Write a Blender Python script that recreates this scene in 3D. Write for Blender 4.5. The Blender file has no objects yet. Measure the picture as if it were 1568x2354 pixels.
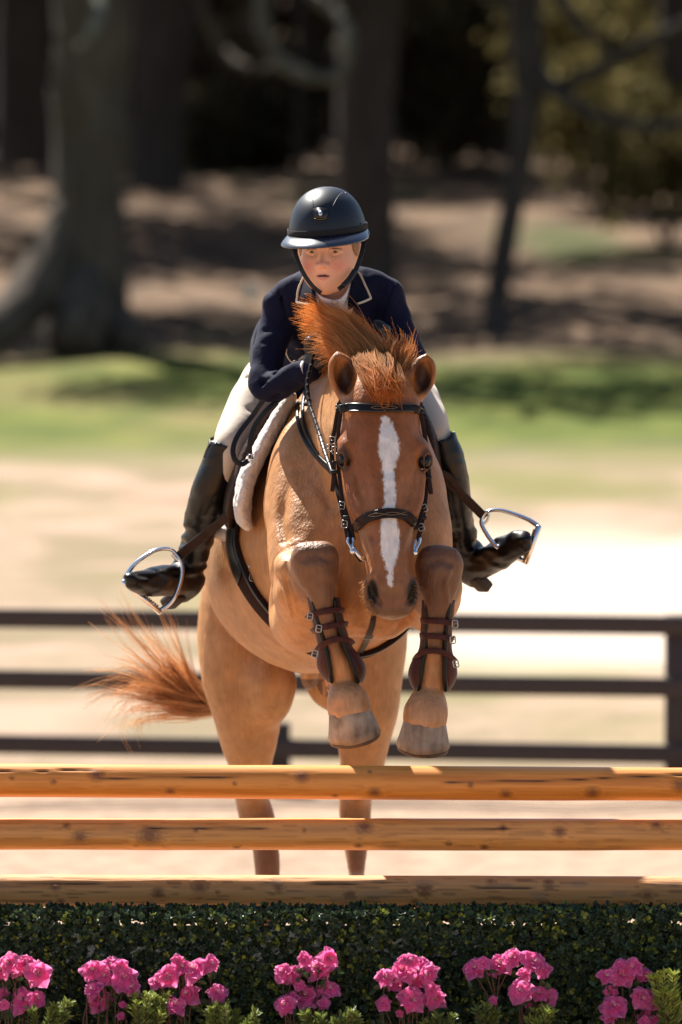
import bpy, math, random
import numpy as np
from mathutils import Vector, Matrix
from mathutils.bvhtree import BVHTree
rng = np.random.default_rng(7)
random.seed(7)
PI = math.pi
C = bpy.context.scene.collection

# ---------------------------------------------------------------- camera, world, sun, exposure
scn = bpy.context.scene
FPX = 15600.0           # focal length in reference pixels (frame 1568 x 2354)
CAMZ = 2.22; CAMY = -20.0
PITCH = math.atan((1177 - 831) / FPX)
cam = bpy.data.cameras.new("camera"); camo = bpy.data.objects.new("camera", cam); C.objects.link(camo)
camo.location = (0, CAMY, CAMZ); camo.rotation_euler = (PI / 2 - PITCH, 0, 0)
cam.sensor_fit = 'HORIZONTAL'; cam.sensor_width = 24.0; cam.lens = 24.0 * FPX / 1568.0
cam.clip_start = 0.5; cam.clip_end = 900
cam.dof.use_dof = True; cam.dof.focus_distance = 19.5; cam.dof.aperture_fstop = 3.3
scn.camera = camo
SUN = Vector((-0.43, 0.68, 1.0)).normalized()
w = bpy.data.worlds.new("World"); scn.world = w; w.use_nodes = True
nt = w.node_tree; bg = nt.nodes['Background']
sky = nt.nodes.new('ShaderNodeTexSky'); sky.sky_type = 'NISHITA'; sky.sun_disc = False
sky.sun_elevation = math.asin(SUN.z); sky.sun_rotation = math.atan2(SUN.x, SUN.y)
nt.links.new(sky.outputs[0], bg.inputs[0]); bg.inputs[1].default_value = 0.05
sl = bpy.data.lights.new("sun", 'SUN'); sl.energy = 5.0; sl.angle = math.radians(0.5); sl.color = (1.0, 0.95, 0.87)
so = bpy.data.objects.new("sun", sl); C.objects.link(so)
so.rotation_euler = SUN.to_track_quat('Z', 'Y').to_euler()
scn.view_settings.view_transform = 'Standard'; scn.view_settings.look = 'None'
scn.view_settings.exposure = 1.4; scn.view_settings.gamma = 1.0

# ---------------------------------------------------------------- helpers
CP, SP_ = math.cos(PITCH), math.sin(PITCH)
def ray(px, py):
    a = (px - 784.0) / FPX; b = -(py - 1177.0) / FPX
    return np.array([a, CP + b * SP_, -SP_ + b * CP])
def P(px, py, Y):
    r = ray(px, py); t = (Y - CAMY) / r[1]
    return np.array([r[0] * t, Y, CAMZ + r[2] * t])
def PX(p):                                   # world points (n,3) -> reference pixels
    p = np.atleast_2d(p); d = p - np.array([0, CAMY, CAMZ])
    z = d[:, 1] * CP - d[:, 2] * SP_; u = d[:, 2] * CP + d[:, 1] * SP_
    return np.stack([784 + FPX * d[:, 0] / z, 1177 - FPX * u / z], 1)
def N3(v):
    v = np.asarray(v, float); return v / (np.linalg.norm(v, axis=-1, keepdims=True) + 1e-12)
def tag(o, label=None, cat=None, group=None, kind=None):
    if label: o['label'] = label
    if cat: o['category'] = cat
    if group: o['group'] = group
    if kind: o['kind'] = kind
    return o
def empty(name, loc, label, cat, group=None):
    o = bpy.data.objects.new(name, None); C.objects.link(o); o.location = Vector([float(c) for c in loc])
    o.empty_display_size = 0.1
    return tag(o, label, cat, group)
def mesh_obj(name, v, f, mat, parent=None, smooth=True, col=None, colname='Col', uv=None):
    """v (n,3) world coords, f list / array of quads or tris (arrays of equal length rows) or list of arrays"""
    me = bpy.data.meshes.new(name)
    v = np.asarray(v, np.float32)
    fs = f if isinstance(f, (list, tuple)) and len(f) and isinstance(f[0], np.ndarray) and f[0].ndim == 2 else None
    if fs is None:
        if isinstance(f, np.ndarray): fs = [f]
    if parent is not None:
        v = v - np.array(parent_origin(parent), np.float32)
    if fs is not None:
        fs = [a.astype(np.int32) for a in fs if len(a)]
        nl = sum(a.size for a in fs); nf = sum(len(a) for a in fs)
        me.vertices.add(len(v)); me.vertices.foreach_set('co', v.ravel())
        me.loops.add(nl); me.loops.foreach_set('vertex_index', np.concatenate([a.ravel() for a in fs]))
        me.polygons.add(nf)
        tot = np.concatenate([np.full(len(a), a.shape[1], np.int32) for a in fs])
        st = np.concatenate([[0], np.cumsum(tot)[:-1]]).astype(np.int32)
        me.polygons.foreach_set('loop_start', st)
        me.update(calc_edges=True)
        if me.validate(): pass
    else:
        me.from_pydata([tuple(map(float, q)) for q in v], [], [tuple(map(int, q)) for q in f]); me.update()
    if smooth: me.polygons.foreach_set('use_smooth', np.ones(len(me.polygons), bool))
    if col is not None:
        a = me.color_attributes.new(colname, 'FLOAT_COLOR', 'POINT')
        c4 = np.ones((len(v), 4), np.float32); c4[:, :3] = col
        a.data.foreach_set('color', c4.ravel())
    if mat is not None: me.materials.append(mat)
    o = bpy.data.objects.new(name, me); C.objects.link(o)
    if parent is not None: o.parent = parent
    return o
def parent_origin(p):
    l = np.zeros(3)
    while p is not None:
        l += np.array(p.location); p = p.parent
    return l
class MB:
    """collects quads/tris in world space"""
    def __init__(s): s.v = []; s.q = []; s.t = []; s.c = []; s.n = 0
    def add(s, v, q=None, t=None, c=None):
        v = np.asarray(v, float)
        if q is not None and len(q): s.q.append(np.asarray(q) + s.n)
        if t is not None and len(t): s.t.append(np.asarray(t) + s.n)
        s.v.append(v); s.n += len(v)
        if c is not None: s.c.append(np.broadcast_to(np.asarray(c, float), (len(v), 3)))
    def build(s, name, mat, parent=None, smooth=True):
        v = np.concatenate(s.v); fs = []
        if s.q: fs.append(np.concatenate(s.q))
        if s.t: fs.append(np.concatenate(s.t))
        col = np.concatenate(s.c) if s.c else None
        return mesh_obj(name, v, fs, mat, parent, smooth, col)
def catmull(pts, n):
    """resample polyline nodes (any columns) with n sub-steps per span"""
    p = np.asarray(pts, float); k = len(p)
    if k < 3:
        t = np.linspace(0, 1, n + 1)[:, None]; return p[0] * (1 - t) + p[1] * t
    e = np.vstack([2 * p[0] - p[1], p, 2 * p[-1] - p[-2]]); out = []
    for i in range(k - 1):
        a, b, c, d = e[i:i + 4]
        for t in np.arange(n) / n:
            out.append(0.5 * ((2 * b) + (-a + c) * t + (2 * a - 5 * b + 4 * c - d) * t * t + (-a + 3 * b - 3 * c + d) * t ** 3))
    out.append(p[-1]); return np.array(out)
def frames(p, up=None):
    p = np.asarray(p, float)
    t = N3(np.gradient(p, axis=0))
    if up is not None:
        u = np.broadcast_to(np.asarray(up, float), p.shape)
        u = N3(u - (u * t).sum(1, keepdims=True) * t); return t, u, np.cross(t, u)
    u = np.zeros_like(p); a = np.array([0, 0, 1.0]) if abs(t[0][2]) < .9 else np.array([1.0, 0, 0])
    u[0] = N3(a - a.dot(t[0]) * t[0])
    for i in range(1, len(p)):
        q = u[i - 1] - u[i - 1].dot(t[i]) * t[i]; u[i] = N3(q)
    return t, u, np.cross(t, u)
def sweep(mb, path, prof, up=None, closed=False, scale=None, c=None, cap=True):
    """prof (m,2) along (u, v); scale (n,) or (n,2)"""
    p = np.asarray(path, float); n = len(p); prof = np.asarray(prof, float); m = len(prof)
    t, u, v = frames(p, up)
    sc = np.ones((n, 2)) if scale is None else (np.asarray(scale, float) if np.ndim(scale) == 2 else np.repeat(np.asarray(scale, float)[:, None], 2, 1))
    V = p[:, None, :] + (prof[None, :, 0:1] * sc[:, None, 0:1]) * u[:, None, :] + (prof[None, :, 1:2] * sc[:, None, 1:2]) * v[:, None, :]
    V = V.reshape(-1, 3); q = []
    nn = n if closed else n - 1
    i = np.arange(nn)[:, None]; j = np.arange(m)[None, :]
    a = (i * m + j); b = (i * m + (j + 1) % m); c2 = (((i + 1) % n) * m + (j + 1) % m); d = (((i + 1) % n) * m + j)
    q = np.stack([a, b, c2, d], -1).reshape(-1, 4)
    tr = []
    if cap and not closed:
        V = np.vstack([V, p[0], p[-1]]); k = n * m
        jj = np.arange(m)
        tr = np.vstack([np.stack([np.full(m, k), (jj + 1) % m, jj], 1), np.stack([np.full(m, k + 1), (n - 1) * m + jj, (n - 1) * m + (jj + 1) % m], 1)])
    mb.add(V, q, tr, c)
def circ(r, m=10, ry=None):
    a = np.arange(m) * 2 * PI / m; return np.stack([r * np.cos(a), (ry or r) * np.sin(a)], 1)
def rrect(w, h, k=3):
    """rounded strap profile: w across (u), h thick (v)"""
    r = min(w, h) * 0.42; pts = []
    for cx, cy, a0 in ((w/2-r, h/2-r, 0), (-w/2+r, h/2-r, 90), (-w/2+r, -h/2+r, 180), (w/2-r, -h/2+r, 270)):
        for i in range(k):
            a = math.radians(a0 + 90 * i / (k - 1)); pts.append((cx + r * math.cos(a), cy + r * math.sin(a)))
    return np.array(pts)
def box(mb, c, s, rot=None, c_=None, bev=0.0):
    c = np.asarray(c, float); s = np.asarray(s, float) / 2
    b = min(bev, s.min() * .9)
    vs = []
    if b > 0:
        # chamfered box through sweep in local z
        prof = []
        for sx, sy, order in ((1, 1, 0), (-1, 1, 1), (-1, -1, 0), (1, -1, 1)):
            a = (sx * s[0], sy * (s[1] - b)); d = (sx * (s[0] - b), sy * s[1])
            prof += [a, d] if order == 0 else [d, a]
        prof = np.array(prof); zz = [-s[2], -s[2] + b, s[2] - b, s[2]]; k = [1 - b / s.min() * .0, 1, 1, 1]
        V = []
        for iz, z in enumerate(zz):
            sh = b if iz in (0, 3) else 0
            pr = prof.copy(); pr[:, 0] -= np.sign(pr[:, 0]) * sh; pr[:, 1] -= np.sign(pr[:, 1]) * sh
            V.append(np.column_stack([pr, np.full(8, z)]))
        V = np.vstack(V); q = []
        for i in range(3):
            for j in range(8): q.append((i * 8 + j, i * 8 + (j + 1) % 8, (i + 1) * 8 + (j + 1) % 8, (i + 1) * 8 + j))
        V = np.vstack([V, [0, 0, -s[2]], [0, 0, s[2]]]); t = []
        for j in range(8): t.append((32, (j + 1) % 8, j)); t.append((33, 24 + j, 24 + (j + 1) % 8))
    else:
        V = np.array([[x, y, z] for x in (-s[0], s[0]) for y in (-s[1], s[1]) for z in (-s[2], s[2])])
        q = [(0, 1, 3, 2), (4, 6, 7, 5), (0, 4, 5, 1), (2, 3, 7, 6), (0, 2, 6, 4), (1, 5, 7, 3)]; t = None
    if rot is not None: V = V @ np.asarray(rot, float).T
    mb.add(V + c, q, t, c_)
def sphere(mb, c, r, nu=16, nv=10, rot=None, c_=None, zmin=-1.0):
    r = np.broadcast_to(np.asarray(r, float), (3,))
    th = np.linspace(math.acos(max(-1, min(1, zmin))), 0.0, nv + 1); ph = np.arange(nu) * 2 * PI / nu
    V = np.stack([np.sin(th)[:, None] * np.cos(ph), np.sin(th)[:, None] * np.sin(ph), np.repeat(np.cos(th)[:, None], nu, 1)], -1).reshape(-1, 3) * r
    if rot is not None: V = V @ np.asarray(rot, float).T
    q = [(i * nu + j, i * nu + (j + 1) % nu, (i + 1) * nu + (j + 1) % nu, (i + 1) * nu + j) for i in range(nv) for j in range(nu)]
    mb.add(V + np.asarray(c, float), q, None, c_)

# ---------------------------------------------------------------- numpy value noise
_perm = rng.random((64, 64, 64)).astype(np.float32)
def vnoise(p, s):
    q = np.asarray(p, np.float32) * s; i = np.floor(q).astype(int); f = q - i; f = f * f * (3 - 2 * f)
    o = 0
    for dx in (0, 1):
        for dy in (0, 1):
            for dz in (0, 1):
                wgt = (f[..., 0] if dx else 1 - f[..., 0]) * (f[..., 1] if dy else 1 - f[..., 1]) * (f[..., 2] if dz else 1 - f[..., 2])
                o = o + wgt * _perm[(i[..., 0] + dx) % 64, (i[..., 1] + dy) % 64, (i[..., 2] + dz) % 64]
    return o

# ---------------------------------------------------------------- distance-field modelling (one continuous skin per body)
class Field:
    def __init__(s, xs, ys, zs):
        s.a = [np.asarray(q, np.float32) for q in (xs, ys, zs)]
        s.vol = np.full([len(q) for q in s.a], 0.2, np.float32)
    def _sl(s, lo, hi):
        r = []
        for k in range(3):
            i = max(0, np.searchsorted(s.a[k], lo[k]) - 1); j = min(len(s.a[k]), np.searchsorted(s.a[k], hi[k]) + 1)
            if j <= i: return None
            r.append(slice(i, j))
        return tuple(r)
    def _grid(s, sl):
        return s.a[0][sl[0]][:, None, None], s.a[1][sl[1]][None, :, None], s.a[2][sl[2]][None, None, :]
    def comb(s, sl, d, k, mode):
        v = s.vol[sl]
        if mode == 'sub':
            a, b = -v, d
            h = np.maximum(k - np.abs(a - b), 0) / k if k > 0 else 0
            s.vol[sl] = -(np.minimum(a, b) - h * h * k * .25)
        else:
            h = np.maximum(k - np.abs(v - d), 0) / k if k > 0 else 0
            s.vol[sl] = np.minimum(v, d) - h * h * k * .25
    def ell(s, c, r, k=.02, mode='add', rot=None):
        c = np.asarray(c, float); r = np.broadcast_to(np.asarray(r, float), (3,)); m = r.max() + k + .01
        sl = s._sl(c - m, c + m)
        if sl is None: return
        X, Y, Z = s._grid(sl); X = X - c[0]; Y = Y - c[1]; Z = Z - c[2]
        if rot is not None:
            R = np.asarray(rot, float); X, Y, Z = (R[0, i] * X + R[1, i] * Y + R[2, i] * Z for i in range(3))
        k0 = np.sqrt((X / r[0]) ** 2 + (Y / r[1]) ** 2 + (Z / r[2]) ** 2)
        k1 = np.sqrt((X / r[0] ** 2) ** 2 + (Y / r[1] ** 2) ** 2 + (Z / r[2] ** 2) ** 2) + 1e-9
        s.comb(sl, (k0 * (k0 - 1) / k1).astype(np.float32), k, mode)
    def chain(s, nodes, k=.03, side=(1, 0, 0), n=4, p=2.0, mode='add'):
        """nodes rows: x,y,z,a,b (a along side axis, b across)"""
        nd = [list(q) + ([q[3]] if len(q) == 4 else []) for q in nodes]
        nd = catmull(nd, n); nd[:, 3:] = np.maximum(nd[:, 3:], 1e-3)
        m = nd[:, 3:].max() + k + .01
        sl = s._sl(nd[:, :3].min(0) - m, nd[:, :3].max(0) + m)
        if sl is None: return
        best = np.full([q.stop - q.start for q in sl], 1.0, np.float32)
        sides = np.asarray(side, float)
        for i in range(len(nd) - 1):
            A, B = nd[i, :3], nd[i + 1, :3]; mm = nd[i:i + 2, 3:].max() + k + .01
            s2 = s._sl(np.minimum(A, B) - mm, np.maximum(A, B) + mm)
            if s2 is None: continue
            loc = tuple(slice(q.start - r.start, q.stop - r.start) for q, r in zip(s2, sl))
            X, Y, Z = s._grid(s2)
            AB = B - A; L2 = AB.dot(AB) + 1e-12; L = math.sqrt(L2); T = AB / L
            U = sides - sides.dot(T) * T
            if np.linalg.norm(U) < 1e-3: U = np.array([0, 1.0, 0]) - T[1] * T
            U = U / np.linalg.norm(U); V = np.cross(T, U)
            X = X - A[0]; Y = Y - A[1]; Z = Z - A[2]
            w_ = X * T[0] + Y * T[1] + Z * T[2]
            t = np.clip(w_ / L, 0, 1); w_ = w_ - t * L
            x = X * U[0] + Y * U[1] + Z * U[2]; y = X * V[0] + Y * V[1] + Z * V[2]
            a = nd[i, 3] * (1 - t) + nd[i + 1, 3] * t; b = nd[i, 4] * (1 - t) + nd[i + 1, 4] * t
            c = np.minimum(a, b)
            xa, yb, wc = np.abs(x / a), np.abs(y / b), w_ / c
            k1 = np.sqrt((x / a ** 2) ** 2 + (y / b ** 2) ** 2 + (w_ / c ** 2) ** 2) + 1e-9
            k2 = np.sqrt(xa ** 2 + yb ** 2 + wc ** 2)
            if p != 2.0: k0 = (xa ** p + yb ** p + np.abs(wc) ** p) ** (1 / p)
            else: k0 = k2
            d = k2 * (k0 - 1) / k1
            best[loc] = np.minimum(best[loc], d.astype(np.float32))
        s.comb(sl, best, k, mode)
    def noise(s, amp, scale, sl=None):
        sl = sl or (slice(None),) * 3
        near = np.argwhere(np.abs(s.vol[sl]) < .03)
        base = np.array([q.start or 0 for q in sl]); idx = near + base
        p = np.stack([s.a[k][idx[:, k]] for k in range(3)], 1)
        s.vol[idx[:, 0], idx[:, 1], idx[:, 2]] += amp * (vnoise(p, scale) - .5)
    def mesh(s):
        v = s.vol; ins = v < 0
        nx, ny, nz = v.shape; cnt = np.zeros((nx - 1, ny - 1, nz - 1), np.int8)
        for a in (0, 1):
            for b in (0, 1):
                for c in (0, 1): cnt += ins[a:nx - 1 + a, b:ny - 1 + b, c:nz - 1 + c]
        act = np.argwhere((cnt > 0) & (cnt < 8)); del cnt
        lin = (act[:, 0] * ny + act[:, 1]) * nz + act[:, 2]
        tot = np.zeros((len(act), 3)); num = np.zeros(len(act))
        cor = [(a, b, c) for a in (0, 1) for b in (0, 1) for c in (0, 1)]
        val = {q: v[act[:, 0] + q[0], act[:, 1] + q[1], act[:, 2] + q[2]] for q in cor}
        pos = {q: np.stack([s.a[k][act[:, k] + q[k]] for k in range(3)], 1) for q in cor}
        for q in cor:
            for k in range(3):
                if q[k] == 0:
                    r = list(q); r[k] = 1; r = tuple(r)
                    va, vb = val[q], val[r]; m = (va < 0) != (vb < 0)
                    t = np.where(m, va / (va - vb + 1e-20), 0)[:, None]
                    tot += np.where(m[:, None], pos[q] * (1 - t) + pos[r] * t, 0); num += m
        V = tot / num[:, None]; F = []
        for k in range(3):
            sa = [slice(None)] * 3; sb = [slice(None)] * 3; sa[k] = slice(0, -1); sb[k] = slice(1, None)
            e = ins[tuple(sa)] != ins[tuple(sb)]; e = np.argwhere(e)
            o1, o2 = [(1, 2), (2, 0), (0, 1)][k]
            e = e[(e[:, o1] > 0) & (e[:, o2] > 0) & (e[:, o1] < v.shape[o1] - 1) & (e[:, o2] < v.shape[o2] - 1)]
            flip = ins[e[:, 0], e[:, 1], e[:, 2]]
            cs = []
            for da, db in ((0, 0), (1, 0), (1, 1), (0, 1)):
                c = e.copy(); c[:, o1] -= da; c[:, o2] -= db
                l = (c[:, 0] * ny + c[:, 1]) * nz + c[:, 2]; cs.append(np.searchsorted(lin, l))
            q = np.stack(cs, 1); q[~flip] = q[~flip][:, ::-1]; F.append(q)
        return V, np.vstack(F)
def axis(*seg):
    """axis((lo, hi, step), (.., hi2, step2)...)"""
    out = []
    for lo, hi, st in seg: out.append(np.arange(lo, hi - st * .5, st))
    out.append([seg[-1][1]]); return np.concatenate(out)

# ---------------------------------------------------------------- materials
def M(name, col=(.5, .5, .5), rough=.6, metal=0.0, attr=None, noise=None, bump=None, coat=0, sheen=0, spec=.5, trans=0, extra=None):
    """noise=(scale, amount, (r,g,b) second colour, stretch vec)   bump=(scale, strength, distance)"""
    m = bpy.data.materials.new(name); m.use_nodes = True; nt = m.node_tree; b = nt.nodes['Principled BSDF']
    nd, lk = nt.nodes, nt.links
    b.inputs['Base Color'].default_value = (*col, 1); b.inputs['Roughness'].default_value = rough
    b.inputs['Metallic'].default_value = metal; b.inputs['Coat Weight'].default_value = coat
    b.inputs['Specular IOR Level'].default_value = spec
    if coat: b.inputs['Coat Roughness'].default_value = .12
    if sheen:
        b.inputs['Sheen Weight'].default_value = sheen; b.inputs['Sheen Roughness'].default_value = .4
    tc = nd.new('ShaderNodeNewGeometry'); src = tc.outputs['Position']
    cout = None
    if attr:
        a = nd.new('ShaderNodeAttribute'); a.attribute_name = attr; cout = a.outputs['Color']
    if noise:
        sc, amt, c2 = noise[:3]; v = src
        if len(noise) > 3:
            mp = nd.new('ShaderNodeMapping'); mp.inputs['Scale'].default_value = noise[3]; lk.new(src, mp.inputs[0]); v = mp.outputs[0]
        n = nd.new('ShaderNodeTexNoise'); n.inputs['Scale'].default_value = sc; n.inputs['Detail'].default_value = 6; n.inputs['Roughness'].default_value = .6
        lk.new(v, n.inputs['Vector'])
        mr = nd.new('ShaderNodeMapRange'); mr.inputs[1].default_value = .35; mr.inputs[2].default_value = .65; mr.inputs[3].default_value = 0; mr.inputs[4].default_value = amt
        lk.new(n.outputs[0], mr.inputs[0])
        mx = nd.new('ShaderNodeMix'); mx.data_type = 'RGBA'; lk.new(mr.outputs[0], mx.inputs[0])
        if cout: lk.new(cout, mx.inputs[6])
        else: mx.inputs[6].default_value = (*col, 1)
        if attr:
            mu = nd.new('ShaderNodeMix'); mu.data_type = 'RGBA'; mu.blend_type = 'MULTIPLY'; mu.inputs[0].default_value = 1
            lk.new(cout, mu.inputs[6]); mu.inputs[7].default_value = (*c2, 1); lk.new(mu.outputs[2], mx.inputs[7])
        else: mx.inputs[7].default_value = (*c2, 1)
        cout = mx.outputs[2]
    if cout: lk.new(cout, b.inputs['Base Color'])
    if bump:
        sc, stg, dist = bump[:3]; v = src
        if len(bump) > 3:
            mp = nd.new('ShaderNodeMapping'); mp.inputs['Scale'].default_value = bump[3]; lk.new(src, mp.inputs[0]); v = mp.outputs[0]
        n = nd.new('ShaderNodeTexNoise'); n.inputs['Scale'].default_value = sc; n.inputs['Detail'].default_value = 5
        lk.new(v, n.inputs['Vector'])
        bp = nd.new('ShaderNodeBump'); bp.inputs['Strength'].default_value = stg; bp.inputs['Distance'].default_value = dist
        lk.new(n.outputs[0], bp.inputs['Height']); lk.new(bp.outputs[0], b.inputs['Normal'])
    if trans:
        tr = nd.new('ShaderNodeBsdfTranslucent'); ms = nd.new('ShaderNodeMixShader'); ms.inputs[0].default_value = trans
        if cout: lk.new(cout, tr.inputs[0])
        else: tr.inputs[0].default_value = (*col, 1)
        out = nd['Material Output']; lk.new(b.outputs[0], ms.inputs[1]); lk.new(tr.outputs[0], ms.inputs[2]); lk.new(ms.outputs[0], out.inputs[0])
    if extra: extra(m, nd, lk, b)
    return m
def poly_mask(pts, poly):
    """signed inside mask (0/1) with soft edge in px for points (n,2) in polygon"""
    poly = np.asarray(poly, float); x, y = pts[:, 0], pts[:, 1]; ins = np.zeros(len(x), bool); dm = np.full(len(x), 1e9)
    for i in range(len(poly)):
        x1, y1 = poly[i]; x2, y2 = poly[(i + 1) % len(poly)]
        c = ((y1 > y) != (y2 > y)) & (x < (x2 - x1) * (y - y1) / (y2 - y1 + 1e-12) + x1); ins ^= c
        t = np.clip(((x - x1) * (x2 - x1) + (y - y1) * (y2 - y1)) / ((x2 - x1) ** 2 + (y2 - y1) ** 2 + 1e-9), 0, 1)
        dm = np.minimum(dm, np.hypot(x - x1 - t * (x2 - x1), y - y1 - t * (y2 - y1)))
    return np.where(ins, dm, -dm)
# ================================================================ SETTING
DD = np.array([0, 30, 36, 46, 60, 80, 90, 100, 120, 150, 200, 400.])       # distance from camera
ZZ = np.array([0, 0, .02, .22, .62, 1.2, 1.75, 2.45, 4.1, 7.3, 12.5, 34.])
def gz(y): return np.interp(np.asarray(y, float) + 20, DD, ZZ)
def ground():
    ys = np.concatenate([np.arange(-30, 20, .25), np.arange(20, 60, .8), np.arange(60, 140, 1.5), np.arange(140, 380, 6)])
    xs = np.concatenate([np.arange(-160, -12, 8), np.arange(-12, 12, .4), np.arange(12, 161, 8)])
    Y, X = np.meshgrid(ys, xs, indexing='ij'); Z = gz(Y)
    p = np.stack([X, Y, Z], -1)
    Z = Z + (vnoise(p, .35) - .5) * np.interp(Y, [-10, 12, 40, 60, 90], [.04, .08, .12, .14, .4]) + (vnoise(p, 1.7) - .5) * .05
    V = np.stack([X, Y, Z], -1).reshape(-1, 3); n = len(xs); m = len(ys)
    i = np.arange(m - 1)[:, None] * n; j = np.arange(n - 1)[None]
    q = np.stack([i + j, i + j + 1, i + n + j + 1, i + n + j], -1).reshape(-1, 4)
    m_ = bpy.data.materials.new("ground"); m_.use_nodes = True; nt = m_.node_tree; nd, lk = nt.nodes, nt.links; b = nd['Principled BSDF']
    b.inputs['Roughness'].default_value = .95; b.inputs['Specular IOR Level'].default_value = .1
    g = nd.new('ShaderNodeNewGeometry'); sx = nd.new('ShaderNodeSeparateXYZ'); lk.new(g.outputs['Position'], sx.inputs[0])
    def noise(sc, stretch=(1, 1, 1), det=5):
        mp = nd.new('ShaderNodeMapping'); mp.inputs['Scale'].default_value = stretch; lk.new(g.outputs['Position'], mp.inputs[0])
        n = nd.new('ShaderNodeTexNoise'); n.inputs['Scale'].default_value = sc; n.inputs['Detail'].default_value = det; lk.new(mp.outputs[0], n.inputs['Vector']); return n.outputs[0]
    def math_(op, a, b_=None, clamp=False):
        n = nd.new('ShaderNodeMath'); n.operation = op; n.use_clamp = clamp
        for i, q_ in enumerate((a, b_)):
            if q_ is None: continue
            if isinstance(q_, (int, float)): n.inputs[i].default_value = q_
            else: lk.new(q_, n.inputs[i])
        return n.outputs[0]
    def step(v, lo, hi):
        n = nd.new('ShaderNodeMapRange'); n.inputs[1].default_value = lo; n.inputs[2].default_value = hi; lk.new(v, n.inputs[0]); n.interpolation_type = 'SMOOTHSTEP'; return n.outputs[0]
    def mix(f, a, b_):
        n = nd.new('ShaderNodeMix'); n.data_type = 'RGBA'
        if isinstance(f, float): n.inputs[0].default_value = f
        else: lk.new(f, n.inputs[0])
        for i, q_ in ((6, a), (7, b_)):
            if isinstance(q_, tuple): n.inputs[i].default_value = (*q_, 1)
            else: lk.new(q_, n.inputs[i])
        return n.outputs[2]
    nbig = noise(.16, (1, .35, 0)); nmid = noise(.7, (1, .5, 0)); nfine = noise(6, (1, 1, 0)); nwob = noise(.12, (1, 1, 0), 2)
    yw = math_('ADD', sx.outputs[1], math_('MULTIPLY', math_('SUBTRACT', nwob, .5), 10.0))
    sand = mix(step(nfine, .3, .75), (.36, .255, .180), (.25, .170, .118))
    sand = mix(step(nmid, .5, .75), sand, (.20, .14, .10))
    dirt = mix(step(nmid, .38, .62), (.33, .235, .17), (.20, .155, .095))
    dirt = mix(step(nbig, .48, .62), dirt, (.165, .15, .06))
    dirt = mix(step(noise(.35, (1, .4, 0)), .62, .72), dirt, (.28, .155, .11))
    # pale gravel drive crossing on the right, beyond the fence
    drive = math_('MULTIPLY', step(sx.outputs[0], -.8, 1.2), math_('MULTIPLY', step(sx.outputs[1], 23, 27), math_('SUBTRACT', 1.0, step(sx.outputs[1], 38, 45))))
    grass = mix(step(nmid, .35, .7), (.060, .085, .014), (.135, .145, .030))
    grass = mix(step(nbig, .5, .64), grass, (.17, .14, .055))
    litter = mix(step(nmid, .3, .7), (.075, .050, .034), (.185, .122, .078))
    litter = mix(step(nbig, .56, .66), litter, (.07, .075, .03))
    c = mix(step(sx.outputs[1], 13.5, 16.0), sand, dirt)
    c = mix(drive, c, (.47, .385, .31))
    c = mix(step(yw, 52, 64), c, grass)
    c = mix(step(yw, 73, 82), c, litter)
    lk.new(c, b.inputs['Base Color'])
    bp = nd.new('ShaderNodeBump'); bp.inputs['Strength'].default_value = .7; bp.inputs['Distance'].default_value = .05; lk.new(nfine, bp.inputs['Height']); lk.new(bp.outputs[0], b.inputs['Normal'])
    o = mesh_obj('ground', V, q, m_); tag(o, kind='structure')
ground()

# ---- rail fence (dark brown)
wood_dark = M('fence_paint', (.042, .028, .025), .7, noise=(9, .6, (.060, .042, .036), (1, 1, 6)), bump=(60, .4, .004, (.2, 1, 1)))
def fence():
    FY = 14.0; sc = FPX / 34.0
    root = empty('rail_fence', (0, FY, 0), 'dark brown three-rail wooden fence along the far edge of the sand', 'fence')
    posts = [(-3.7, 1.05), (-.84 + .55, 1.0), (P(1568, 1500, FY)[0], 1.16)]
    for k, (yl, yr) in enumerate(((1420, 1437), (1560, 1579), (1709, 1733))):
        mb = MB(); zl = P(0, yl, FY)[2]; zr = P(1568, yr, FY)[2]; x0 = P(0, yl, FY)[0]; x1 = P(1568, yr, FY)[0]
        s = (zr - zl) / (x1 - x0)
        xa, xb = -9.0, 9.0
        path = [(x, FY - .065, zl + s * (x - x0)) for x in np.linspace(xa, xb, 9)]
        sweep(mb, path, rrect(.098, .028), up=(0, 0, 1)); mb.build('rail', wood_dark, root)
    for x in (-6.9, -4.0, P(640, 1600, FY)[0] + 0.0, P(1556, 1600, FY)[0], 4.7, 7.7):
        mb = MB(); top = P(784, 1412 if x > 0 else 1660, FY)[2]
        if abs(x - P(640, 1600, FY)[0]) > .1 and x < 0: top = P(784, 1408, FY)[2]
        box(mb, (x, FY, (top - .3) / 2), (.12, .10, top + .3), bev=.008); mb.build('post', wood_dark, root)
fence()

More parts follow.
